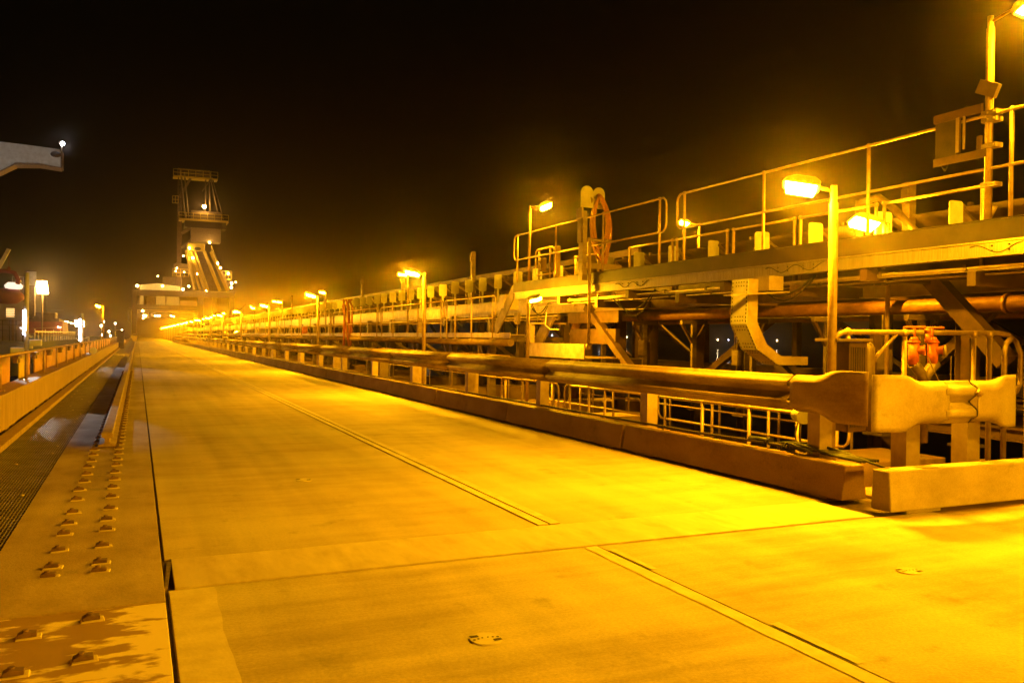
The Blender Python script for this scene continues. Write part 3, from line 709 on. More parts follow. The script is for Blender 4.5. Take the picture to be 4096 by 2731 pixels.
# grated walkway underside next to the gallery
ug = thing('under_gallery_grating', 'open steel grating shelf seen from below beneath the gallery girder', 'grating', (8.3, 6.0, 2.2))
m_ = MB(); 
for i in range(120): yy = i*.085 - 1; m_.box(-.35,.55,yy,yy+.012,-.04,0)
for xx in (-.35,-.1,.2,.55): m_.box(xx-.008,xx+.008,-1,9.2,-.05,.004)
m_.build('grating_bars', M['galvdark'], ug)
for yy in (0,2.6,5.2,7.8):
    m_ = MB(); m_.box(-.4,2.0,yy-.05,yy+.05,-.20,-.055); m_.build('bearer', M['steel'], ug)

# shelf strip and bracket by the cable tray
sh = thing('cable_shelf', 'thin steel shelf strip crossing in front of the folded cable tray', 'bracket', (7.2, 8.5, 2.0))
m_ = MB(); m_.beam((-.45,0,-.03),(.50,0,.04), .14, .02); m_.build('strip', M['galv'], sh)
m_ = MB(); m_.box(.26,.50,.05,.35,.06,.25); m_.build('box_end', M['galv'], sh)
# folded cable tray
ct = thing('cable_tray', 'folded pale cable tray dropping from the gallery and bending along to the cabinet', 'cable tray', (7.2, 8.6, 0))
outer = [(-.02,2.2),(-.04,1.62),(.14,1.29),(.49,1.09),(.98,1.09)]
inner = [(.13,2.2),(.12,1.65),(.28,1.36),(.53,1.20),(.98,1.20)]
m_ = MB(); n = len(outer)
m_.prism(outer + inner[::-1], 'y', 0, .006); m_.build('side_flange', M['galv'], ct)
m_ = MB(); m_.prism(outer + inner[::-1], 'y', .334, .34); m_.build('side_flange', M['galv'], ct)
for i in range(n-1):
    (ax,az),(bx,bz) = outer[i], outer[i+1]
    m_ = MB(); m_.beam((ax-.004,.17,az),(bx-.004,.17,bz), .326, .005, up=(-(bz-az),0,(bx-ax)))
    m_.build('sole_plate', M['plate'], ct)
    # perforation slots
    m_ = MB(); d = Vector((bx-ax,0,bz-az)); L_ = d.length; d.normalize(); nn = Vector((d.z,0,-d.x))
    if nn.x > 0 and i < 2: nn = -nn
    k = .03
    while k < L_-.03:
        p = Vector((ax-.004,0,az)) + d*k + nn*.004
        for yy in (.03,.31): m_.beam(p+Vector((0,yy,0)), p+d*.028+Vector((0,yy,0)), .014, .003, up=nn)
        if k < .1 or k > L_-.12:
            for yy in (.09,.14,.19,.24): m_.beam(p+Vector((0,yy,0)), p+d*.014+Vector((0,yy,0)), .016, .003, up=nn)
        k += .05
    m_.build('slot_row', M['dark'], ct)

# ================================================================ hose rack
hrk = thing('hose_rack', 'tall steel hose rack with two round-topped saddle plates on the gallery edge', 'hose rack', (7.62, 13.75, 2.5))
m_ = MB(); m_.box(-.05,.05,.0,.16,0,1.24); m_.build('column', M['steel2'], hrk, bevel=.004)
m_ = MB(); m_.box(-.08,-.055,-.02,.22,1.16,1.36); m_.build('name_plate', M['galv'], hrk)
def saddle(x0, y0, w_, z0_, z1_):
    pr_ = [(x0,z0_),(x0+w_,z0_)]; c_ = (x0+w_/2, z1_-w_/2)
    for t in range(0, 13): a = math.pi*t/12; pr_.append((c_[0]+w_/2*math.cos(a), c_[1]+w_/2*math.sin(a)))
    q = MB(); q.prism(pr_, 'y', y0, y0+.012); return q
saddle(-.09,.02,.27,1.36,1.77).build('saddle_plate', M['plate'], hrk)
saddle(.40,.42,.26,1.42,1.84).build('saddle_plate', M['plate'], hrk)
m_ = MB(); m_.tube([(.10,.05,1.50),(.52,.415,1.58)], .075, 12); m_.build('saddle_drum', M['galv'], hrk)
m_ = MB(); m_.box(-.06,.06,.05,.2,.7,1.3); m_.build('column_cap', M['steel2'], hrk)
m_ = MB(); m_.tube([(.08,-.02,.76),(.70,.06,.76)], .028, 10); m_.ball((.08,-.02,.76), .045); m_.tube([(.42,.02,.76),(.6,.05,.76)], .036, 10); m_.build('outlet_pipe', M['galv'], hrk)
m_ = MB(); m_.beam((.0,-.02,.27),(.82,.05,.27), .03, .10); m_.build('lower_arm', M['galv'], hrk)
m_ = MB(); m_.tube([(.08,-.04,-1.2),(.08,-.04,.76)], .03, 10); m_.tube([(.08,-.04,-1.3),(.08,-.04,-1.2)], .05, 10); m_.build('riser_pipe', M['pipe'], hrk)
m_ = MB()
for k in range(5):
    pts = []; n = 28; yo = .06 + .07*k; xl = (.16,.30,.20,.38,.26)[k]; xr = (.40,.50,.58,.64,.72)[k]; top_ = 1.58 + .03*k; bot = (.62,.34,.48,.30,.42)[k]
    for t in range(n):
        a = 2*math.pi*t/n; q = (1-math.sin(a))/2; q = q**.7
        cx_ = .27 + (xl+xr-.54)/2*q + .04*k*(1-q); hw_ = .11*(1-q) + (xr-xl)/2*q + .04*math.sin(math.pi*q)
        pts.append((cx_ + hw_*math.cos(a), yo + .03*math.sin(a*2+k), (top_+bot)/2 + (top_-bot)/2*math.sin(a)))
    m_.tube(pts, .021, 8, closed=True)
o = m_.build('hose_coil', M['hose'], loc=(7.70,13.78,2.5)); tag(o, 'orange brown rubber hose hanging in long loops from the hose rack', 'hose')

# ================================================================ conveyor
cv = thing('belt_conveyor', 'long belt conveyor with white idler plates running beside the gallery into the distance', 'conveyor', (9.1, 5.0, 0))
m_ = MB(); m_.box(0,.02,-10,190,2.02,2.38); m_.box(-.07,.02,-10,190,2.382,2.40); m_.box(-.07,.02,-10,190,2.0,2.018); m_.build('stringer', M['galv'], cv)
m_ = MB(); m_.box(2.3,2.32,-10,190,2.0,2.4); m_.build('stringer', M['steel'], cv)
m_ = MB(); m_.sheet([(.45,3.12),(.6,3.02),(.95,2.86),(1.45,2.86),(1.8,3.02),(1.95,3.12)], 'y', -10, 190, .012); m_.build('belt', M['belt'], cv)
m_ = MB(); m_.box(2.15,2.24,12.6,190,3.50,3.66); m_.build('top_rail', M['steel2'], cv)
m_ = MB(); m_.box(.3,2.1,-10,190,2.40,2.43); m_.build('deck_plate', M['steel'], cv)
pl0 = fr0 = None
def rrect(w_, h_, r_, x0, z0_):
    out = []
    for cx_, cz_, a0 in ((w_-r_,h_-r_,0),(r_,h_-r_,90),(r_,r_,180),(w_-r_,r_,270)):
        for t in range(4): a = R(a0+30*t); out.append((x0+cx_+r_*math.cos(a), z0_+cz_+r_*math.sin(a)))
    return out
for i in range(98):
    yy = i*1.215 + (7.32-5.0)%1.215 - 1.2
    if pl0 is None:
        m_ = MB(); m_.prism(rrect(.26,.40,.04,.16,2.80), 'y', 0, .012); m_.box(.26,.32,.0,.01,2.43,2.80)
        pl0 = m_.build('idler_plate', M['plate'], cv); pl0.location = (0,yy,0)
        m_ = MB()
        m_.beam((.42,.06,3.14),(1.0,.06,2.74), .07, .08); m_.beam((1.0,.06,2.74),(1.45,.06,2.74), .07, .08); m_.beam((1.45,.06,2.74),(2.05,.06,3.14), .07, .08)
        m_.tube([(.5,.14,3.08),(.95,.14,2.80)], .06, 8); m_.tube([(.98,.14,2.79),(1.42,.14,2.79)], .06, 8); m_.beam((2.19,.06,2.42),(2.19,.06,3.5), .06, .06); m_.beam((.7,.06,2.43),(.7,.06,2.86), .05,.05)
        fr0 = m_.build('idler_frame', M['galvdark'], cv); fr0.location = (0,yy,0)
    else:
        a = pl0.copy(); a.parent = cv; C.objects.link(a); a.location = (random.uniform(-.015,.015),yy,random.uniform(-.012,.012)); a.rotation_euler = (0,0,random.uniform(-.25,.25))
        if i < 75: a = fr0.copy(); a.parent = cv; C.objects.link(a); a.location = (0,yy,0)
# big box chute post heads etc. among the conveyor
for i, (yy, hh) in enumerate(((8.2,.75),(16.9,.9),(24.4,1.25),(32.0,1.0),(38.5,1.3),(47,1.2),(58,1.3),(70,1.2))):
    m_ = MB(); m_.box(-.06,.06,-.06,.06,0,hh+.4); m_.box(-.10,-.06,-.05,.05,hh+.1,hh+.3); o = m_.build('conveyor_post', M['steel2'], loc=(9.55,yy,2.43)); tag(o, 'upright square steel post beside the conveyor plates, %s from the camera' % nth(i+1), 'post', 'square posts beside the conveyor')
# belt roller drives seen above the walkway edge on the near part
for i, yy in enumerate((7.0, 8.6, 11.2)):
    o = thing('return_roller', 'dusty roller bracket with a stub shaft showing above the gallery edge, %s from the right' % nth(i+1), 'roller', (9.5, yy, 2.62), 'roller brackets above the gallery edge')
    m_ = MB(); m_.tube([(0,-.2,.1),(0,.25,.1)], .13, 12); m_.build('drum', M['steel'], o)
    m_ = MB(); m_.tube([(-.05,.05,.15),(-.05,-.12,.45)], .04, 10); m_.build('stub_shaft', M['galvdark'], o)
m_ = MB(); m_.tube([(0,.6,.95),(0,.3,.98),(0,.05,.8),(0,-.5,.25),(0,-.7,.1)], .05, 10); m_.tube([(0,.62,0),(0,.62,.98)], .06, 10); o = m_.build('bent_pipe', M['galvdark'], loc=(9.2,8.1,2.4)); tag(o, 'bent grey pipe rising behind the inner rail near the right edge', 'pipe')

# lower walkway beside the conveyor (from the gallery end onwards)
lw = thing('lower_walkway', 'lower conveyor walkway with a pale edge strip over a round brown edge pipe', 'walkway', (7.95, 17.9, 0))
m_ = MB(); m_.box(.02,1.0,0,180,1.46,1.49); m_.build('deck_plate', M['galvdark'], lw)
m_ = MB(); m_.box(0,.015,0,180,1.40,1.53); m_.build('edge_strip', M['galv'], lw)
m_ = MB(); m_.tube([(.03,0,1.29),(.03,180,1.29)], .085, 10); m_.build('edge_pipe', M['steel'], lw)
groups = [(18.8,[0,1.4,2.62,3.3],'nearest'),(22.6,[0,2.15,4.9,6.3],'second'),(29.6,[0,2.4,4.8,7.2],'third'),(37.6,[0,2.4,4.8,7.2],'fourth'),(45.6,[0,2.4,4.8,7.2],'fifth'),(53.6,[0,2.4,4.8,7.2],'sixth'),(61.6,[0,2.4,4.8,7.2],'seventh'),(69.6,[0,3,6,9,12],'eighth'),(82.6,[0,3,6,9,12],'ninth'),(95.6,[0,3,6,9,12,15],'tenth')]
for a, ys_, lb in groups:
    handrail('rusty pipe handrail on the lower conveyor walkway, %s section from the camera' % lb, 7.88, a, 1.36, ys_, top=1.06, mid=.52)
m_ = MB(); m_.box(0,.35,0,.34,0,.36); m_.box(-.02,-.001,.03,.31,.03,.33); o = m_.build('switch_box', M['galv'], loc=(7.75,17.75,2.05), bevel=.01); tag(o, 'square grey switch box beside the short lamp at the gallery end', 'switch box')

# drive platform below the gallery end
dp = thing('drive_platform', 'boxy steel platform and channel frame under the far end of the gallery', 'platform', (8.1, 14.6, 0))
m_ = MB(); m_.box(0,.02,0,2.6,1.02,1.30); m_.box(0,1.4,0,2.6,1.00,1.018); m_.build('side_channel', M['galv'], dp)
m_ = MB(); m_.box(-.02,.08,2.45,2.6,1.30,1.72); m_.box(-.02,.8,2.3,2.62,1.722,1.76); m_.build('corner_post', M['galv'], dp)
m_ = MB(); m_.box(.9,1.0,.3,2.3,1.3,1.62); m_.box(.9,1.0,.2,2.4,1.75,2.0); m_.build('cross_channel', M['steel'], dp)
m_ = MB(); m_.tube([(.1,1.9,1.98),(.1,1.95,1.7),(.1,1.7,1.6),(.1,1.3,1.6)], .012, 6); m_.build('hanging_cable', M['plate'], dp)
m_ = MB(); m_.prism([(1.9,1.9),(2.4,1.9),(3.2,1.1),(2.7,1.1)], 'x', .3, .35); m_.build('raking_plate', M['galvdark'], dp)

# big pipe with elbow
bp_ = thing('large_pipe', 'large dusty red brown pipe under the gallery, turning down at its far end', 'pipe', (10.0, 18.55, 0))
pts = [(0,-25,1.91),(0,-.35,1.91)]
for t in range(1,9): a = math.pi/2*t/8; pts.append((0,-.35+.3*math.sin(a), 1.91-.3+.3*math.cos(a)))
pts.append((0,-.05,-.4))
m_ = MB(); m_.tube(pts, .105, 16); m_.build('pipe', M['piperust'], bp_)
for yy in (-11.5,-6.2,-3.1): m_ = MB(); m_.tube([(0,yy,1.91),(0,yy+.05,1.91)], .13, 16); m_.build('flange', M['piperust'], bp_)
m_ = MB(); m_.tube([(0,-.05,1.50),(0,-.05,1.54)], .15, 16); m_.build('flange', M['piperust'], bp_)
sp = thing('second_pipe', 'thinner brown pipe running below the large pipe under the gallery', 'pipe', (10.8, 17.0, 0))
m_ = MB(); m_.tube([(0,-24,1.80),(0,-.1,1.80)], .06, 12); m_.build('pipe', M['piperust'], sp)

# columns and bracing below the conveyor
colY = [(7.64,.10),(9.05,.12),(12.06,.10),(13.47,.06),(15.11,.12),(16.34,.08),(17.91,.10)]
for i, (yy, hw) in enumerate(colY):
    o = thing('steel_column', 'brown steel column under the gallery, %s from the right' % nth(i+1), 'column', (10.3, yy*1.03, -.9), 'columns under the gallery')
    m_ = MB(); m_.box(-.01,.01,-hw,hw,0,3.3); m_.box(-.1,.1,-hw-.012,-hw,0,3.3); m_.box(-.1,.1,hw,hw+.012,0,3.3); m_.build('shaft', M['steel'], o)
    m_ = MB(); m_.box(-.16,.16,-hw-.06,hw+.06,.9,.94); m_.build('base_plate', M['steel2'], o)
for i, (a, c) in enumerate((((9.0,16.1,2.1),(9.0,14.2,.75)), ((8.9,7.35,2.25),(8.9,6.3,1.2)), ((11.2,14.9,.6),(11.2,12.6,1.9)), ((11.2,11.6,.3),(11.2,13.9,1.9)), ((10.5,9.6,.2),(10.5,7.6,1.9)))):
    m_ = MB(); m_.beam(a, c, .16 if i < 2 else .12, .14 if i != 1 else .2); o = m_.build('diagonal_brace', M['steel'])
    tag(o, ('brown diagonal brace ' + ['beside the orange elbow pipe','under the splice marks at the right edge','crossing between the middle columns, leaning right','crossing between the middle columns, leaning left','behind the pale pipe rail'][i]), 'brace', 'diagonal braces under the gallery')
for i, (x_, z_, w_, h_, lab) in enumerate(((11.8,.45,.3,.14,'low behind the columns'),(9.5,.25,.16,.16,'just above the pits'))):
    m_ = MB(); m_.box(-w_/2,w_/2,0,14,0,.02); m_.box(-.01,.01,0,14,.02,h_-.02); m_.box(-w_/2,w_/2,0,14,h_-.02,h_)
    o = m_.build('floor_beam', M['steel'], loc=(x_,5.0,z_)); tag(o, 'long brown floor beam under the gallery, ' + lab, 'beam', 'floor beams under the gallery')
for i in range(7):
    o = thing('pipe_support', 'short pipe support frame below the large pipe, %s from the right' % nth(i+1), 'support', (10.0, 6.6+1.75*i, .3), 'pipe supports')
    m_ = MB(); m_.box(-.05,.05,-.03,.03,0,1.5); m_.box(-.3,.3,-.04,.04,1.42,1.49); m_.build('upright', M['steel2'], o)
    m_ = MB(); m_.beam((-.28,0,1.42),(0,0,1.0), .05,.05); m_.beam((.28,0,1.42),(0,0,1.0), .05,.05); m_.build('brackets', M['steel'], o)
# far side: dark conveyor truss and rear deck
rt = thing('rear_conveyor_truss', 'dark second conveyor truss beyond the columns, against the night', 'truss', (13.0, 4, 0))
m_ = MB(); m_.box(-.1,.1,-8,170,.55,.85); m_.build('bottom_chord', M['steel'], rt)
m_ = MB(); m_.box(-.1,.1,-8,170,2.35,2.55); m_.build('top_chord', M['steel'], rt)
for k in range(28):
    yy = -6 + k*3.2; m_ = MB(); m_.beam((0,yy,.7),(0,yy,2.45), .14, .14); m_.build('vertical', M['steel'], rt)
    m_ = MB(); m_.beam((0,yy,.75),(0,yy+3.2,2.4), .09, .09); m_.build('diagonal', M['steel'], rt)
b = MB(); b.box(12.4, 13.8, -4, 200, .1, .3); struct(b.build('rear_deck', M['dirt']))
# trestles further along
tr0 = thing('conveyor_trestle', '', 'trestle', (9.0, 21.5, -.9), 'trestles carrying the conveyor')
m_ = MB(); m_.box(-.09,.09,-.1,.1,0,2.95); m_.build('column', M['steel2'], tr0)
m_ = MB(); m_.box(2.2,2.4,-.1,.1,0,2.95); m_.build('column', M['steel'], tr0)
m_ = MB(); m_.beam((0,0,2.2),(2.3,0,.6), .1,.1); m_.build('brace', M['steel2'], tr0)
m_ = MB(); m_.beam((0,.1,1.2),(0,.9,2.3), .1,.12); m_.build('knee_brace', M['galv'], tr0)
m_ = MB(); m_.box(-1.0,2.4,-.07,.07,2.2,2.34); m_.build('cross_beam', M['steel2'], tr0)
tY = [21.5,24.6,28.0,31.5,35,39,43,47,51,55,60,66,72,80,90,102,115,130]
for i, yy in enumerate(tY):
    lab = 'steel trestle under the lower conveyor walkway, %s from the camera' % nth(i+1)
    if i == 0: tr0['label'] = lab; tr0.location = (9.0,yy,-.9)
    else: copy_tree(tr0, (9.0,yy,-.9), lab)
# small electrical pedestals and pit details behind the guard rail
for i, (x_, yy) in enumerate(((7.2,18.4),(7.1,22.0),(7.3,26.5),(7.2,33),(7.2,41),(7.2,50))):
    m_ = MB(); m_.box(-.14,.14,-.08,.08,0,.75); m_.box(-.16,.16,-.1,.1,.751,.79); m_.box(-.10,.10,-.09,-.081,.35,.65)
    o = m_.build('electrical_pedestal', M['galv'], loc=(x_,yy,-.1), bevel=.008); tag(o, 'grey electrical pedestal behind the guard rail, %s from the camera' % nth(i+1), 'cabinet', 'electrical pedestals behind the guard rail')
handrail('thin handrail among the trestles beyond the first lamps', 8.2, 18.5, -.1, [0,2,4,6,8,10,12], loop=(False,False), r=.016)

# small fittings on the steelwork
for i, (x_, yy, z_, w_, h_, lab) in enumerate(((9.95,8.9,1.0,.22,.30,'on the column behind the pale pipe rail'),(9.95,12.2,.95,.2,.28,'on the column behind the cable tray bend'),(9.95,15.3,1.05,.26,.34,'on the wide column right of the elbow pipe'),(8.85,19.4,1.75,.24,.3,'under the stringer just past the short lamp'),(8.85,24.9,1.75,.22,.28,'under the stringer beyond the first walkway lamp'))):
    o = thing('junction_box', 'small dusty junction box ' + lab, 'junction box', (x_, yy, z_), 'junction boxes on the steelwork')
    m_ = MB(); m_.box(-.07,.0,-w_/2,w_/2,0,h_); m_.build('body', M['galvdark'], o, bevel=.006)
    m_ = MB(); m_.box(-.078,-.071,-w_/2+.02,w_/2-.02,.02,h_-.02); m_.build('lid', M['steel2'], o)
    m_ = MB(); m_.tube([(-.03,0,0),(-.03,.01,-.25),(-.03,.03,-.6)], .012, 6); m_.tube([(-.03,.05,h_),(-.03,.05,h_+.5)], .012, 6); m_.build('conduit', M['galv'], o)
for i, (x_, z_, r_, lab) in enumerate(((7.95,2.19,.018,'slim conduit clipped along the underside of the bright girder'),(8.05,2.12,.013,'thinner conduit beside the slim one under the girder'),(9.02,1.93,.022,'conduit running under the conveyor stringer into the distance'),(9.02,1.86,.014,'thin cable run below the stringer conduit'))):
    c = thing('conduit_run', lab, 'conduit', (x_, 5 if i < 2 else 17.5, z_))
    m_ = MB(); m_.tube([(0,-6 if i < 2 else 0,0),(0,12.2 if i < 2 else 150,0)], r_, 7); m_.build('tube', M['galv'], c)
    for k in range(10):
        m_ = MB(); m_.box(-r_*1.6,r_*1.6,k*1.1-.02,k*1.1+.02,-r_*1.3,r_*2.2); m_.build('saddle_clip', M['galvdark'], c)
for i, (x_, yy, z_, L_) in enumerate(((7.9,8.2,2.25,1.3),(7.95,11.9,2.25,1.5),(8.2,16.4,2.2,1.0),(8.9,20.6,2.0,.9),(8.9,23.2,2.0,.8))):
    m_ = MB(); pts = [(0,L_*t/8,-.35*math.sin(math.pi*t/8)*(1 if i % 2 else .7)) for t in range(9)]; m_.tube(pts, .012, 6); m_.tube([(0.02,p[1]*.9,p[2]*1.25) for p in pts], .009, 6)
    o = m_.build('sagging_cable', M['black'], loc=(x_,yy,z_)); tag(o, 'sagging black cable loop under the walkway beams, %s from the right' % nth(i+1), 'cable', 'sagging cables')
# road drains / lifting points
for i, (x_, yy) in enumerate(((1.49,3.59),(4.33,3.68),(1.48,8.22))):
    o = thing('drain_cover', 'small round cast cover with slots set in the road, ' + ['nearest the camera','below the right kerb','beyond the joint plates'][i], 'drain cover', (x_,yy,.003), 'small round covers in the road')
    m_ = MB(); m_.tube([(0,0,-.01),(0,0,.004)], .075, 24); m_.build('disc', M['band'], o)
    m_ = MB()
    for sx in (-1,1):
        for k in range(3):
            m_.tube([(sx*(.058-.022*k),-.004+.006*k,.004),(sx*(.058-.022*k),-.004+.006*k,.0055)], .007-.001*k, 8)
        for k in range(3): m_.beam((sx*.045-.02,-sx*(.028+.009*k),.005),(sx*.045+.02,-sx*(.026+.009*k),.005), .003, .002)
    m_.build('slots', M['dark'], o)

# ================================================================ LEFT: mooring post, ships, crane
mp = thing('floodlit_post', 'white post behind the left wall lit by a bluish tube lamp', 'post', (-2.55, 24.2, 0))
m_ = MB(); m_.tube([(0,0,0),(0,0,2.9)], .05, 12); m_.build('post', M['white'], mp)
m_ = MB(); m_.tube([(-.055,-.06,1.35),(-.055,-.06,1.95)], .022, 8); m_.build('tube_lamp', M['tubewhite'], mp)
m_ = MB(); m_.beam((-.12,-.05,1.48),(.12,-.05,1.27), .05, .04); m_.ball((-.13,-.05,1.49), .035); m_.build('lever', M['white'], mp)
m_ = MB(); m_.box(.06,.34,-.1,.1,1.06,1.22); m_.box(.06,.14,-.1,.1,.98,1.06); m_.build('winch_box', M['white'], mp, bevel=.02)
m_ = MB(); m_.box(.02,.30,-.2,.2,.62,.80); m_.box(-.35,-.04,-.05,.0,.3,1.02); m_.build('motor_case', M['white'], mp, bevel=.02)
sl = bpy.data.lights.new('tube_lamp_glow', 'SPOT'); sl.energy = 330; sl.color = (1.0,.97,.92); sl.spot_size = R(20); sl.spot_blend = .4; sl.shadow_soft_size = .04
so = bpy.data.objects.new('tube_lamp_light', sl); C.objects.link(so); so.location = (-2.2, 19.6, 1.62)
so.rotation_euler = (Vector((-1.0, 15.2, 0)) - Vector(so.location)).to_track_quat('-Z','Y').to_euler()
so.parent = mp; so.matrix_parent_inverse = mp.matrix_world.inverted() if False else Matrix.Translation((2.55,-24.2,0))
m_ = MB(); m_.tube([(0,0,0),(0,0,1.2)], .05, 10); o = m_.build('bollard_post', M['white']  , loc=(-2.2,46,0)); tag(o, 'white post beside the far end of the left handrail', 'post')
ml = thing('floodlit_post', 'second white post with a tube lamp further along the left wall', 'post', (-2.6, 48, 0))
m_ = MB(); m_.tube([(0,0,0),(0,0,2.4)], .08, 12); m_.build('post', M['white'], ml)
m_ = MB(); m_.tube([(-.09,-.09,1.0),(-.09,-.09,2.1)], .035, 8); m_.build('tube_lamp', M['tubewhite'], ml)
lb_ = thing('life_ring_box', 'white round buoy drum hung on the left handrail in the distance', 'drum', (-1.55, 36, .72))
m_ = MB(); m_.tube([(0,-.12,0),(0,.12,0)], .13, 16); m_.build('drum', M['white'], lb_)
sl = bpy.data.lights.new('second_tube_glow', 'SPOT'); sl.energy = 500; sl.color = (.9,.9,1.0); sl.spot_size = R(24); sl.spot_blend = .5; sl.shadow_soft_size = .1
so = bpy.data.objects.new('second_tube_light', sl); C.objects.link(so); so.parent = ml; so.location = (.5, -6.0, 1.9); so.rotation_euler = (Vector((-.7, 36, 0)) - Vector((-2.1, 42, 1.9))).to_track_quat('-Z','Y').to_euler()
# left lamps
ll = make_lamp(3.0, (-.3,0), post_r=.05, clamp=False, lens='lens'); ll.location = (-2.1, 62, 0.2); ll['label'] = 'sodium lamp post beside the far end of the left handrail'; ll['group'] = 'lamps on the left side'
lb2 = make_lamp(5.0, (0,-.35), post_r=.08, clamp=False, size=(2.8,1.3), lens='lensfar'); lb2.location = (-8.75, 96, .9); lb2['label'] = 'big glaring floodlight on a mast on the ship deck at the left'; lb2['group'] = 'lamps on the left side'
lb3 = make_lamp(1.5, (0,-.3), post_r=.06, clamp=False, size=(1.5,1.1), lens='lensfar'); lb3.location = (-5.5, 98, .9); lb3['label'] = 'low glaring floodlight at the ship rail right of the mast'; lb3['group'] = 'lamps on the left side'
# ship 1
s1 = thing('bulk_ship', 'dark hulled bulk ship moored along the left of the jetty', 'ship', (-5, 40, 0))
m_ = MB(); m_.prism([(0,4),(0,110),(-6,125),(-24,125),(-30,110),(-30,4),(-27,-14),(-3,-14)], 'z', -9, .86); m_.build('hull', M['navy'], s1)
m_ = MB(); m_.box(-14,-1.45,20,21.2,.86,3.28); m_.build('deckhouse', M['shipgrey'], s1)
m_ = MB(); m_.box(-2.42,-1.98,19.97,20,2.34,2.86); m_.build('window', M['window'], s1)
m_ = MB()
for k in range(4): m_.box(-2.45,-1.95,19.94,19.969,2.38+k*.13,2.42+k*.13)
m_.build('window_blind', M['dark'], s1)
m_ = MB(); m_.beam((-3.2,19.9,3.95),(-1.95,19.9,3.27), .05,.05); m_.build('light_strip', M['stripviolet'], s1)
m_ = MB(); m_.box(-2.1,-1.97,19.8,19.95,.9,2.2); m_.box(-2.9,-2.78,19.8,19.95,.9,2.2); m_.build('door_frame', M['galv'], s1)
for z_ in (1.5,1.85,2.1):
    m_ = MB(); m_.tube([(-6,18,z_),(-1.3,18,z_)], .02, 6); m_.build('deck_rail', M['dark'], s1)
for k in range(7): m_ = MB(); m_.tube([(-3.4+k*.35,18,.86),(-3.4+k*.35,18,2.1)], .02, 6); m_.build('rail_stanchion', M['dark'], s1)
lbt = thing('lifeboat', 'red lifeboat with a self-glowing white canopy stowed above the deckhouse', 'lifeboat', (-12.0+4.6, 60, 3.3))
m_ = MB(); m_.tube([(-1.0,0,.25),(-.7,0,.3),(0,0,.32),(.6,0,.3),(.95,0,.25)], [.15,.45,.52,.45,.12], 14); m_.build('hull', M['red'], lbt)
m_ = MB(); m_.tube([(-.1,-.1,.9),(.1,-.1,.96),(.65,-.1,.96),(.85,-.1,.88)], [.1,.22,.22,.1], 12); m_.build('canopy', M['canopyglow'], lbt)
dv = thing('davit_arm', 'dark red davit arm curving over the lifeboat', 'davit', (-7.7, 59.7, 4.2))
m_ = MB(); m_.tube([(-.5,0,.9),(.3,0,.95),(.75,0,.85),(.95,0,.4),(.9,0,.15)], .13, 10); m_.build('arm', M['red'], dv)
dc = thing('deck_crane', 'slender pale crane jib rising at the left edge above the lifeboat', 'crane', (-8.6, 62, 3.3))
m_ = MB(); m_.beam((-.2,0,.6),(1.05,0,3.4), .22,.22); m_.build('jib', M['white'], dc)
m_ = MB(); m_.tube([(1.05,0,3.35),(1.05,0,2.2)], .015, 6); m_.ball((1.05,0,2.1), .12, 8, 1.6); m_.build('hook_block', M['red'], dc)
mt_ = thing('ship_mast_house', 'pale lattice mast house above the ship deck left of the floodlight', 'mast', (-9.6, 92, 3.0))
m_ = MB(); m_.box(-1.0,-.0,0,1,0,3.6); m_.box(-.25,.55,0,1,0,4.3); m_.build('house', M['steel2'], mt_)
m_ = MB(); m_.box(-.1,.7,-.1,0,2.9,4.2); m_.build('screen', M['white'], mt_)
m_ = MB()
for k in range(5): m_.box(-1.3+k*.3,-1.26+k*.3,-.2,-.15,1.9,3.7)
for k in range(4): m_.box(-1.3,0,-.2,-.15,1.9+k*.58,1.94+k*.58)
m_.build('lattice', M['white'], mt_)
s2 = thing('second_ship_block', 'reddish brown ship deckhouse seen under the big floodlight', 'ship', (-8.6, 101, .9))
m_ = MB(); m_.box(-3,1.3,0,8,.4,1.65); m_.build('deckhouse', M['red'], s2)
m_ = MB(); m_.box(-2.6,.9,.5,6,1.65,2.0); m_.box(-1.5,.5,.6,4,2.0,2.6); m_.build('bridge', M['steel'], s2)
m_ = MB(); m_.tube([(-.2,0,2.6),(-.2,0,4.6)], .03, 6); m_.tube([(-1.8,0,2.9),(1.4,0,2.9)], .03, 6); m_.build('mast', M['plate'], s2)
m_ = MB(); m_.tube([(-1.6,-.3,.9),(.9,-.3,1.05)], .03, 6); m_.build('boom', M['pipe'], s2)
for k, (x_, z_) in enumerate(((1.6,1.7),(1.8,1.65),(2.1,1.55),(2.3,1.5),(.9,1.1),(1.1,1.05))):
    m_ = MB(); m_.ball((x_,-.2,z_), .05, 8); m_.build('deck_lamp', M['smallwarm'], s2)
gp = thing('ship_gangway', 'pale gangway with slatted side rails running along the ship edge', 'gangway', (-5.1, 52, .86))
for k in range(18): m_ = MB(); m_.box(-.01,.01,k*1.85,k*1.85+.28,0,.62 if k % 3 else .74); m_.build('side_slat', M['galv'], gp)
m_ = MB(); m_.box(-.04,.04,0,33,.56,.62); m_.build('top_rail', M['galv'], gp)
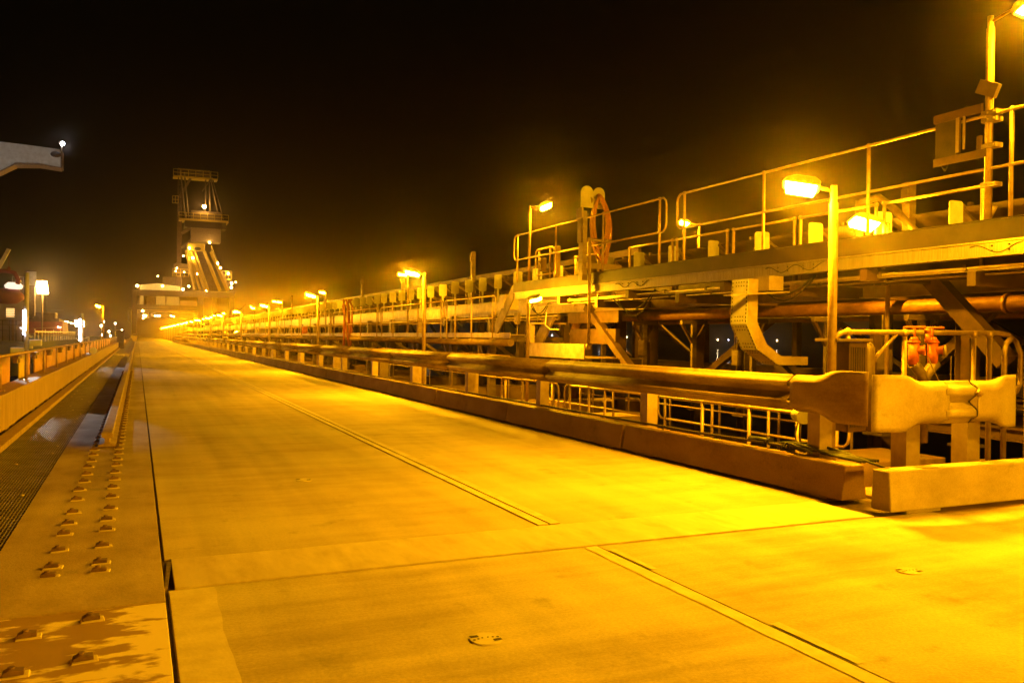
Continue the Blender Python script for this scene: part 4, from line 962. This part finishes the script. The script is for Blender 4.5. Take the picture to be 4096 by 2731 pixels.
# big overhead boom
ob = thing('overhead_boom', 'big pale grey boom at the left edge with a white lamp at its tip', 'crane boom', (-6.05, 80, 15.3))
m_ = MB(); m_.prism([(-14,1.15),(-12,-.8),(-4.5,-.80),(-3.3,.05),(-1.6,.18),(0,0.0),(0,1.35),(-.1,1.5),(-2.2,1.62),(-14,2.0)], 'y', 0, 1.4); m_.build('boom_body', M['white'], ob)
m_ = MB(); m_.box(.0,.14,-.05,1.45,-.05,1.42); m_.build('end_plate', M['steel2'], ob)
m_ = MB(); m_.ball((-.35,-.02,1.05), .42, 12, .6); m_.build('end_sheave', M['dark'], ob)
m_ = MB(); m_.tube([(.05,.3,1.4),(.05,.3,1.95)], .05, 6); m_.ball((-.06,.3,2.15), .16, 8); m_.build('lamp_bracket', M['galv'], ob)
m_ = MB(); m_.ball((.12,.2,2.05), .17, 10); m_.build('lens', M['smallwhite'], ob)
m_ = MB(); m_.prism([(-4.5,-.805),(-3.3,.045),(-1.6,.175),(0,-.005),(0,-.12),(-1.6,.03),(-3.3,-.12),(-4.6,-.95)], 'y', -.06, 1.5); m_.build('lower_flange', M['galv'], ob)
al = bpy.data.lights.new('boom_spot_light','SPOT'); al.energy = 2500; al.color = (.75,.9,1.0); al.spot_size = R(70); al.shadow_soft_size = .3  # cool spot aimed up at the overhead boom
ao = bpy.data.objects.new('boom_spot_light', al); C.objects.link(ao); ao.location = (-11, 64, 4.5); ao.rotation_euler = (Vector((-9,80,15.5))-Vector(ao.location)).to_track_quat('-Z','Y').to_euler()

# people-scale lights near the far left end
mbc = [(-1.9,70,1.9),(-1.95,74,1.2),(-2.0,78,2.3),(-1.7,82,1.5),(-1.8,90,1.1),(-1.2,96,.9),(-1.0,104,1.7),(-1.3,112,1.2),(-1.6,100,2.4)]
for i, (x_, yy, z_) in enumerate(mbc):
    o = thing('walkway_lamp', 'small lamp on a short pole by the far left wall, %s from the camera' % nth(i+1), 'lamp', (x_-.6,yy,0), 'small lamps by the far left wall')
    m_ = MB(); m_.tube([(0,0,0),(0,0,z_)], .03, 6); m_.build('pole', M['galv'], o)
    m_ = MB(); m_.ball((0,-.04,z_+.06), .075, 8); m_.build('lens', M['smallwarm'], o)
m_ = MB(); m_.box(-.35,.35,0,.5,0,1.6); m_.box(-.4,.4,-.05,.55,1.6,1.7); m_.box(-.02,.3,-.9,0,0,.6); o = m_.build('gangway_hut', M['dark'], loc=(-1.5,86,0)); tag(o, 'dark stair tower hut at the far end of the left walkway', 'hut')

# ================================================================ SHIPLOADER (portal over the jetty, 150 m away)
S = thing('ship_loader', 'towering steel ship loader straddling the far jetty with an inclined boom and many lamps', 'ship loader', (0,150,0))
def P(name, m_, mt, par=S, bevel=0): return m_.build(name, M[mt], par, bevel=bevel)
m_ = MB(); m_.box(-.9,-.1,0,1.2,1.3,8.6); m_.box(-.65,-.45,-.25,0,4.4,8.2); P('portal_leg', m_, 'edge')
m_ = MB(); m_.box(-.9,-.1,13,14.2,1.3,8.6); P('portal_leg', m_, 'edge')
m_ = MB(); m_.box(9.1,10.1,0,1.2,.8,7.7); P('portal_leg', m_, 'edge')
m_ = MB(); m_.box(11.6,12.2,.2,1.0,.8,7.7); P('portal_leg', m_, 'edge')
m_ = MB(); m_.box(14.2,15.0,0,1.2,.8,7.7); P('portal_leg', m_, 'edge')
m_ = MB(); m_.box(-.9,15.1,0,1.0,7.66,8.6); P('upper_cross_beam', m_, 'edge')
m_ = MB(); m_.box(-.1,9.2,0,1.0,5.35,6.15); m_.box(0,9.2,-.3,0,5.1,5.2); P('lower_cross_beam', m_, 'edge')
m_ = MB(); m_.box(1.8,9.4,2,8,4.2,5.0); P('under_floor', m_, 'dark')
m_ = MB(); m_.prism([(-1.15,1.05),(.1,1.05),(-.05,.75),(-.18,.2),(-.72,.2),(-.85,.75)], 'y', -.2, 1.2); P('wheel_bogie', m_, 'yellow')
m_ = MB(); m_.box(-1.42,-1.02,-.2,.2,3.2,5.4); P('cable_box', m_, 'dark')
m_ = MB(); m_.prism([(.3,8.62),(6.4,8.62),(6.4,9.35),(2.9,9.75),(.3,9.4)], 'y', .3, 8); P('cabin_roof_gable', m_, 'cream')
for (a, c) in ((.3,.88),(2.78,4.15),(4.32,6.3)):
    m_ = MB(); m_.box(a,c,.5,.6,6.2,7.64); P('cladding_panel', m_, 'cream')
m_ = MB(); m_.box(1.2,2.6,2.4,2.5,6.2,7.6); P('inner_wall', m_, 'steel')
m_ = MB(); m_.box(6.4,9.2,.6,6,6.15,7.0); m_.box(7.0,8.6,.5,.6,6.25,6.9); P('machinery_house', m_, 'galv')
m_ = MB(); m_.box(3.8,6.8,3,7,9.75,11.0); P('machinery_house', m_, 'steel2')
# slewing column and mast
m_ = MB(); m_.box(5.9,6.6,1,2,8.6,20.2); P('mast_leg', m_, 'steel')
m_ = MB()
for xx in (6.0,6.55):
    for yy in (1.0,1.9): m_.beam((xx,yy,20.2),(xx,yy,27.6), .14,.14)
for k in range(6):
    z_ = 20.2+k*1.23; m_.beam((6.0,1.0,z_),(6.55,1.0,z_+1.23), .08,.08); m_.beam((6.0,1.0,z_),(6.55,1.0,z_), .08,.08)
P('mast_lattice', m_, 'steel')
m_ = MB()
for xx in (10.3,10.95):
    for yy in (1.0,1.9): m_.beam((xx,yy,22),(xx,yy,27.6), .12,.12)
P('mast_lattice', m_, 'steel')
m_ = MB(); m_.box(5.4,8.0,.8,2.2,11.6,13.2); P('mast_base', m_, 'steel2')
m_ = MB(); m_.box(5.2,12.2,.6,3,27.6,27.8); P('top_platform', m_, 'yellow')
m_ = MB(); m_.box(5.9,11.3,1,2.4,28.1,29.2); P('head_frame', m_, 'steel')
def latt(x0,x1,z0_,z1_,y_,n=6):
    q = MB(); 
    for z_ in (z0_,(z0_+z1_)/2,z1_): q.tube([(x0,y_,z_),(x1,y_,z_)], .05, 5)
    for k in range(n+1): xx = x0+(x1-x0)*k/n; q.tube([(xx,y_,z0_),(xx,y_,z1_)], .05, 5)
    return q
P('platform_railing', latt(5.2,12.2,27.8,28.9,.5), 'yellow')
P('platform_railing', latt(6.1,13.9,20.6,21.6,-.6,7), 'yellow')
P('side_railing', latt(5.1,6.0,23.2,24.4,.5,2), 'yellow')
for (x0_, z0_, x1_, z1_) in ((6.3,28.7,7.1,20.8),(6.9,28.5,7.6,20.8),(10.8,29.1,12.2,22),(11.3,28,13.1,20.9),(10.9,27.6,10.95,22.2),(10.3,27.6,10.2,22)):
    m_ = MB(); m_.tube([(x0_,.8,z0_),(x1_,-.3,z1_)], .11, 6); P('stay_rod', m_, 'galv')
m_ = MB(); m_.beam((6.2,1.2,24.3),(7.9,1.2,27.6), .4,.4); m_.beam((11.0,1.2,27.6),(9.8,1.2,25.6), .2,.2); P('knee_brace', m_, 'steel2')
m_ = MB(); m_.box(6.1,13.9,-.7,3,20.3,20.6); P('boom_platform', m_, 'yellow')
m_ = MB(); m_.box(7.0,13.5,-.6,2.6,19.2,20.3); P('platform_girder', m_, 'edge')
m_ = MB(); m_.box(8.0,12.7,-.4,2.4,20.6,22.05); P('winch_house', m_, 'steel2')
m_ = MB(); m_.box(8.0,12.7,-.5,2.4,16.9,19.2); P('counterweight', m_, 'galv')
m_ = MB(); m_.beam((6.6,.5,18.2),(8.0,.5,19.2), .4,.5); m_.beam((6.6,.5,15.8),(8.0,.5,17.2), .3,.4); P('knee_brace', m_, 'steel2')
# inclined boom conveyor
m_ = MB(); m_.prism([(8.3,15.4),(9.95,15.4),(13.7,8.6),(11.95,8.6)][:4], 'y', 0,.3); 
m_ = MB(); m_.add([(8.3,-.2,15.4),(9.9,-.2,15.4),(12.2,-2.5,8.65),(10.5,-2.5,8.65)], [(0,1,2,3)]); m_.add([(8.3,.4,15.4),(9.9,.4,15.4),(12.2,-1.8,8.65),(10.5,-1.8,8.65)], [(0,3,2,1)]); P('boom_conveyor_belt', m_, 'galvdark')
for (xa, xb, w_) in ((8.0,10.2,.28),(10.1,12.5,.28),(7.3,8.6,.35),(11.2,13.7,.35),(8.6,10.6,.12),(7.6,9.4,.12)):
    m_ = MB(); m_.beam((xa,-.3,15.3),(xb,-2.6,8.7), w_, .5); P('boom_chord', m_, 'yellow')
m_ = MB(); m_.box(7.4,10.2,-.8,.6,15.3,16.6); m_.build('boom_head', M['yellow'], S, bevel=.2)
m_ = MB(); m_.ball((9.0,-.85,15.65), .55, 12, .5); P('head_chute_opening', m_, 'dark')
for k in range(9):
    t = k/9; m_ = MB(); xx = 7.35+1.25*t; m_.tube([(xx,-.5-2.2*t,15.4-6.6*t),(xx,-.5-2.2*t,16.4-6.6*t)], .05, 5); xx2 = 11.2+2.5*t; m_.tube([(xx2,-.5-2.2*t,15.4-6.6*t),(xx2,-.5-2.2*t,16.4-6.6*t)], .05, 5); P('boom_railing_post', m_, 'yellow')
m_ = MB(); m_.tube([(7.35,-.5,16.3),(8.6,-2.7,9.7)], .05, 5); m_.tube([(11.2,-.5,16.3),(13.7,-2.7,9.7)], .05, 5); P('boom_railing', m_, 'yellow')
m_ = MB(); m_.box(13.0,14.4,-.5,.5,10.7,10.8); P('side_platform', m_, 'yellow'); P('side_railing', latt(13.0,14.5,10.8,12.2,-.5,3), 'yellow'); P('side_railing', latt(5.2,7.7,11.0,12.2,-.2,4), 'yellow')
m_ = MB(); m_.beam((15.9,0,5.6),(16.9,0,6.6), .2,.25); m_.box(15.6,17.2,0,.4,4.9,5.0); P('side_arm', m_, 'galv')
bl = [(-.12,9.14,.2),(3.68,9.23,.14),(6.8,8.81,.17),(7.7,9.33,.15),(10.47,8.76,.14),(13.57,9.77,.12),(14.47,10.12,.2),(14.43,9.39,.17),(15.12,10.32,.1),(2.94,10.82,.09),
 (9.95,22.7,.3),(10.86,16.77,.16),(7.71,15.63,.17),(8.25,14.06,.17),(9.02,11.45,.17),(12.2,13.36,.18),(12.62,12.57,.17),(12.6,11.84,.15),(13.91,11.73,.17),(6.8,14.3,.09),(5.81,12.27,.09),(5.66,11.78,.09),(6.97,11.68,.08),
 (.75,5.1,.15),(.9,4.35,.14),(1.15,4.3,.16),(.8,3.9,.09),(2.6,4.35,.1),(2.95,4.35,.1),(3.25,4.35,.1),(5.0,4.4,.1),(5.4,4.3,.1)]
lw0 = None
for i, (x_, z_, r_) in enumerate(bl):
    m_ = MB(); m_.ball((0,0,0), 1.0, 10)
    if lw0 is None: lw0 = m_.build('floodlight', M['lenswhite'], S); o = lw0
    else: o = lw0.copy(); C.objects.link(o); o.parent = S
    o.location = (x_, -1.0 if z_ < 12 else -1.3, z_); o.scale = (r_*1.0,)*3
# rows of lamps far down the jetty
for i in range(10):
    o = copy_tree(l3, (17+i*1.6, 160+i*18, -.6), 'distant sodium lamp low beyond the ship loader, %s from it' % nth(i+1), 0, 'distant lamps beyond the ship loader')

# red drum and orange cluster far away on the walkway
m_ = MB(); m_.tube([(0,0,0),(0,0,.35)], .14, 12); o = m_.build('warning_drum', M['orange'], loc=(7.9,44,1.5)); tag(o, 'small bright red drum on the lower walkway in the distance', 'drum')
m_ = MB()
for k in range(9): m_.tube([(random.uniform(-.2,.2),random.uniform(-.15,.15),-1.6),(random.uniform(-.2,.2),random.uniform(-.15,.15),0),(random.uniform(-.2,.2),random.uniform(-.15,.15),.3)], .035, 6)
o = m_.build('hanging_cables', M['red'], loc=(7.85,34,2.6)); tag(o, 'dark red cluster of cables hanging beside the walkway between lamp posts', 'cables')

# far shore lights seen between the columns
sh_pts = [(700,2),(718,2),(735,2),(745,2),(760,2),(775,2),(800,2),(925,4),(936,4),(950,4),(430,3),(455,5),(500,6),(520,3),(560,4),(300,3),(325,5),(350,3)]
for i, (x_, z_) in enumerate(sh_pts):
    yy = 900; o = thing('shore_lamp', 'tiny white light on the far shore between the columns, %s in the list from the right' % nth(i+1), 'light', (x_, yy, -9), 'lights on the far shore')
    o['label'] = 'tiny pale lamp shining on the far dark shore'
    m_ = MB(); m_.tube([(0,0,0),(0,0,9+z_)], .3, 5); m_.build('mast', M['steel'], o)
    m_ = MB(); m_.ball((0,-.4,9+z_+.4), .6 if i % 3 else .95, 8); m_.build('lens', M['smallwhite'] if i % 2 else M['smallwarm'], o)

# ================================================================ haze
hz = MB(); hz.box(-1000, 1500, -70, far+50, -11.5, 33)
hm = bpy.data.materials.new('haze_air'); hm.use_nodes = True; N = hm.node_tree.nodes
for n_ in list(N):
    if n_.type == 'BSDF_PRINCIPLED': N.remove(n_)
pv = N.new('ShaderNodeVolumePrincipled'); pv.inputs['Color'].default_value = (.95,.75,.55,1); pv.inputs['Density'].default_value = HAZE; pv.inputs['Anisotropy'].default_value = .96
hm.node_tree.links.new(pv.outputs[0], [n_ for n_ in N if n_.type == 'OUTPUT_MATERIAL'][0].inputs['Volume'])
ho = hz.build('haze', hm); ho['kind'] = 'stuff'
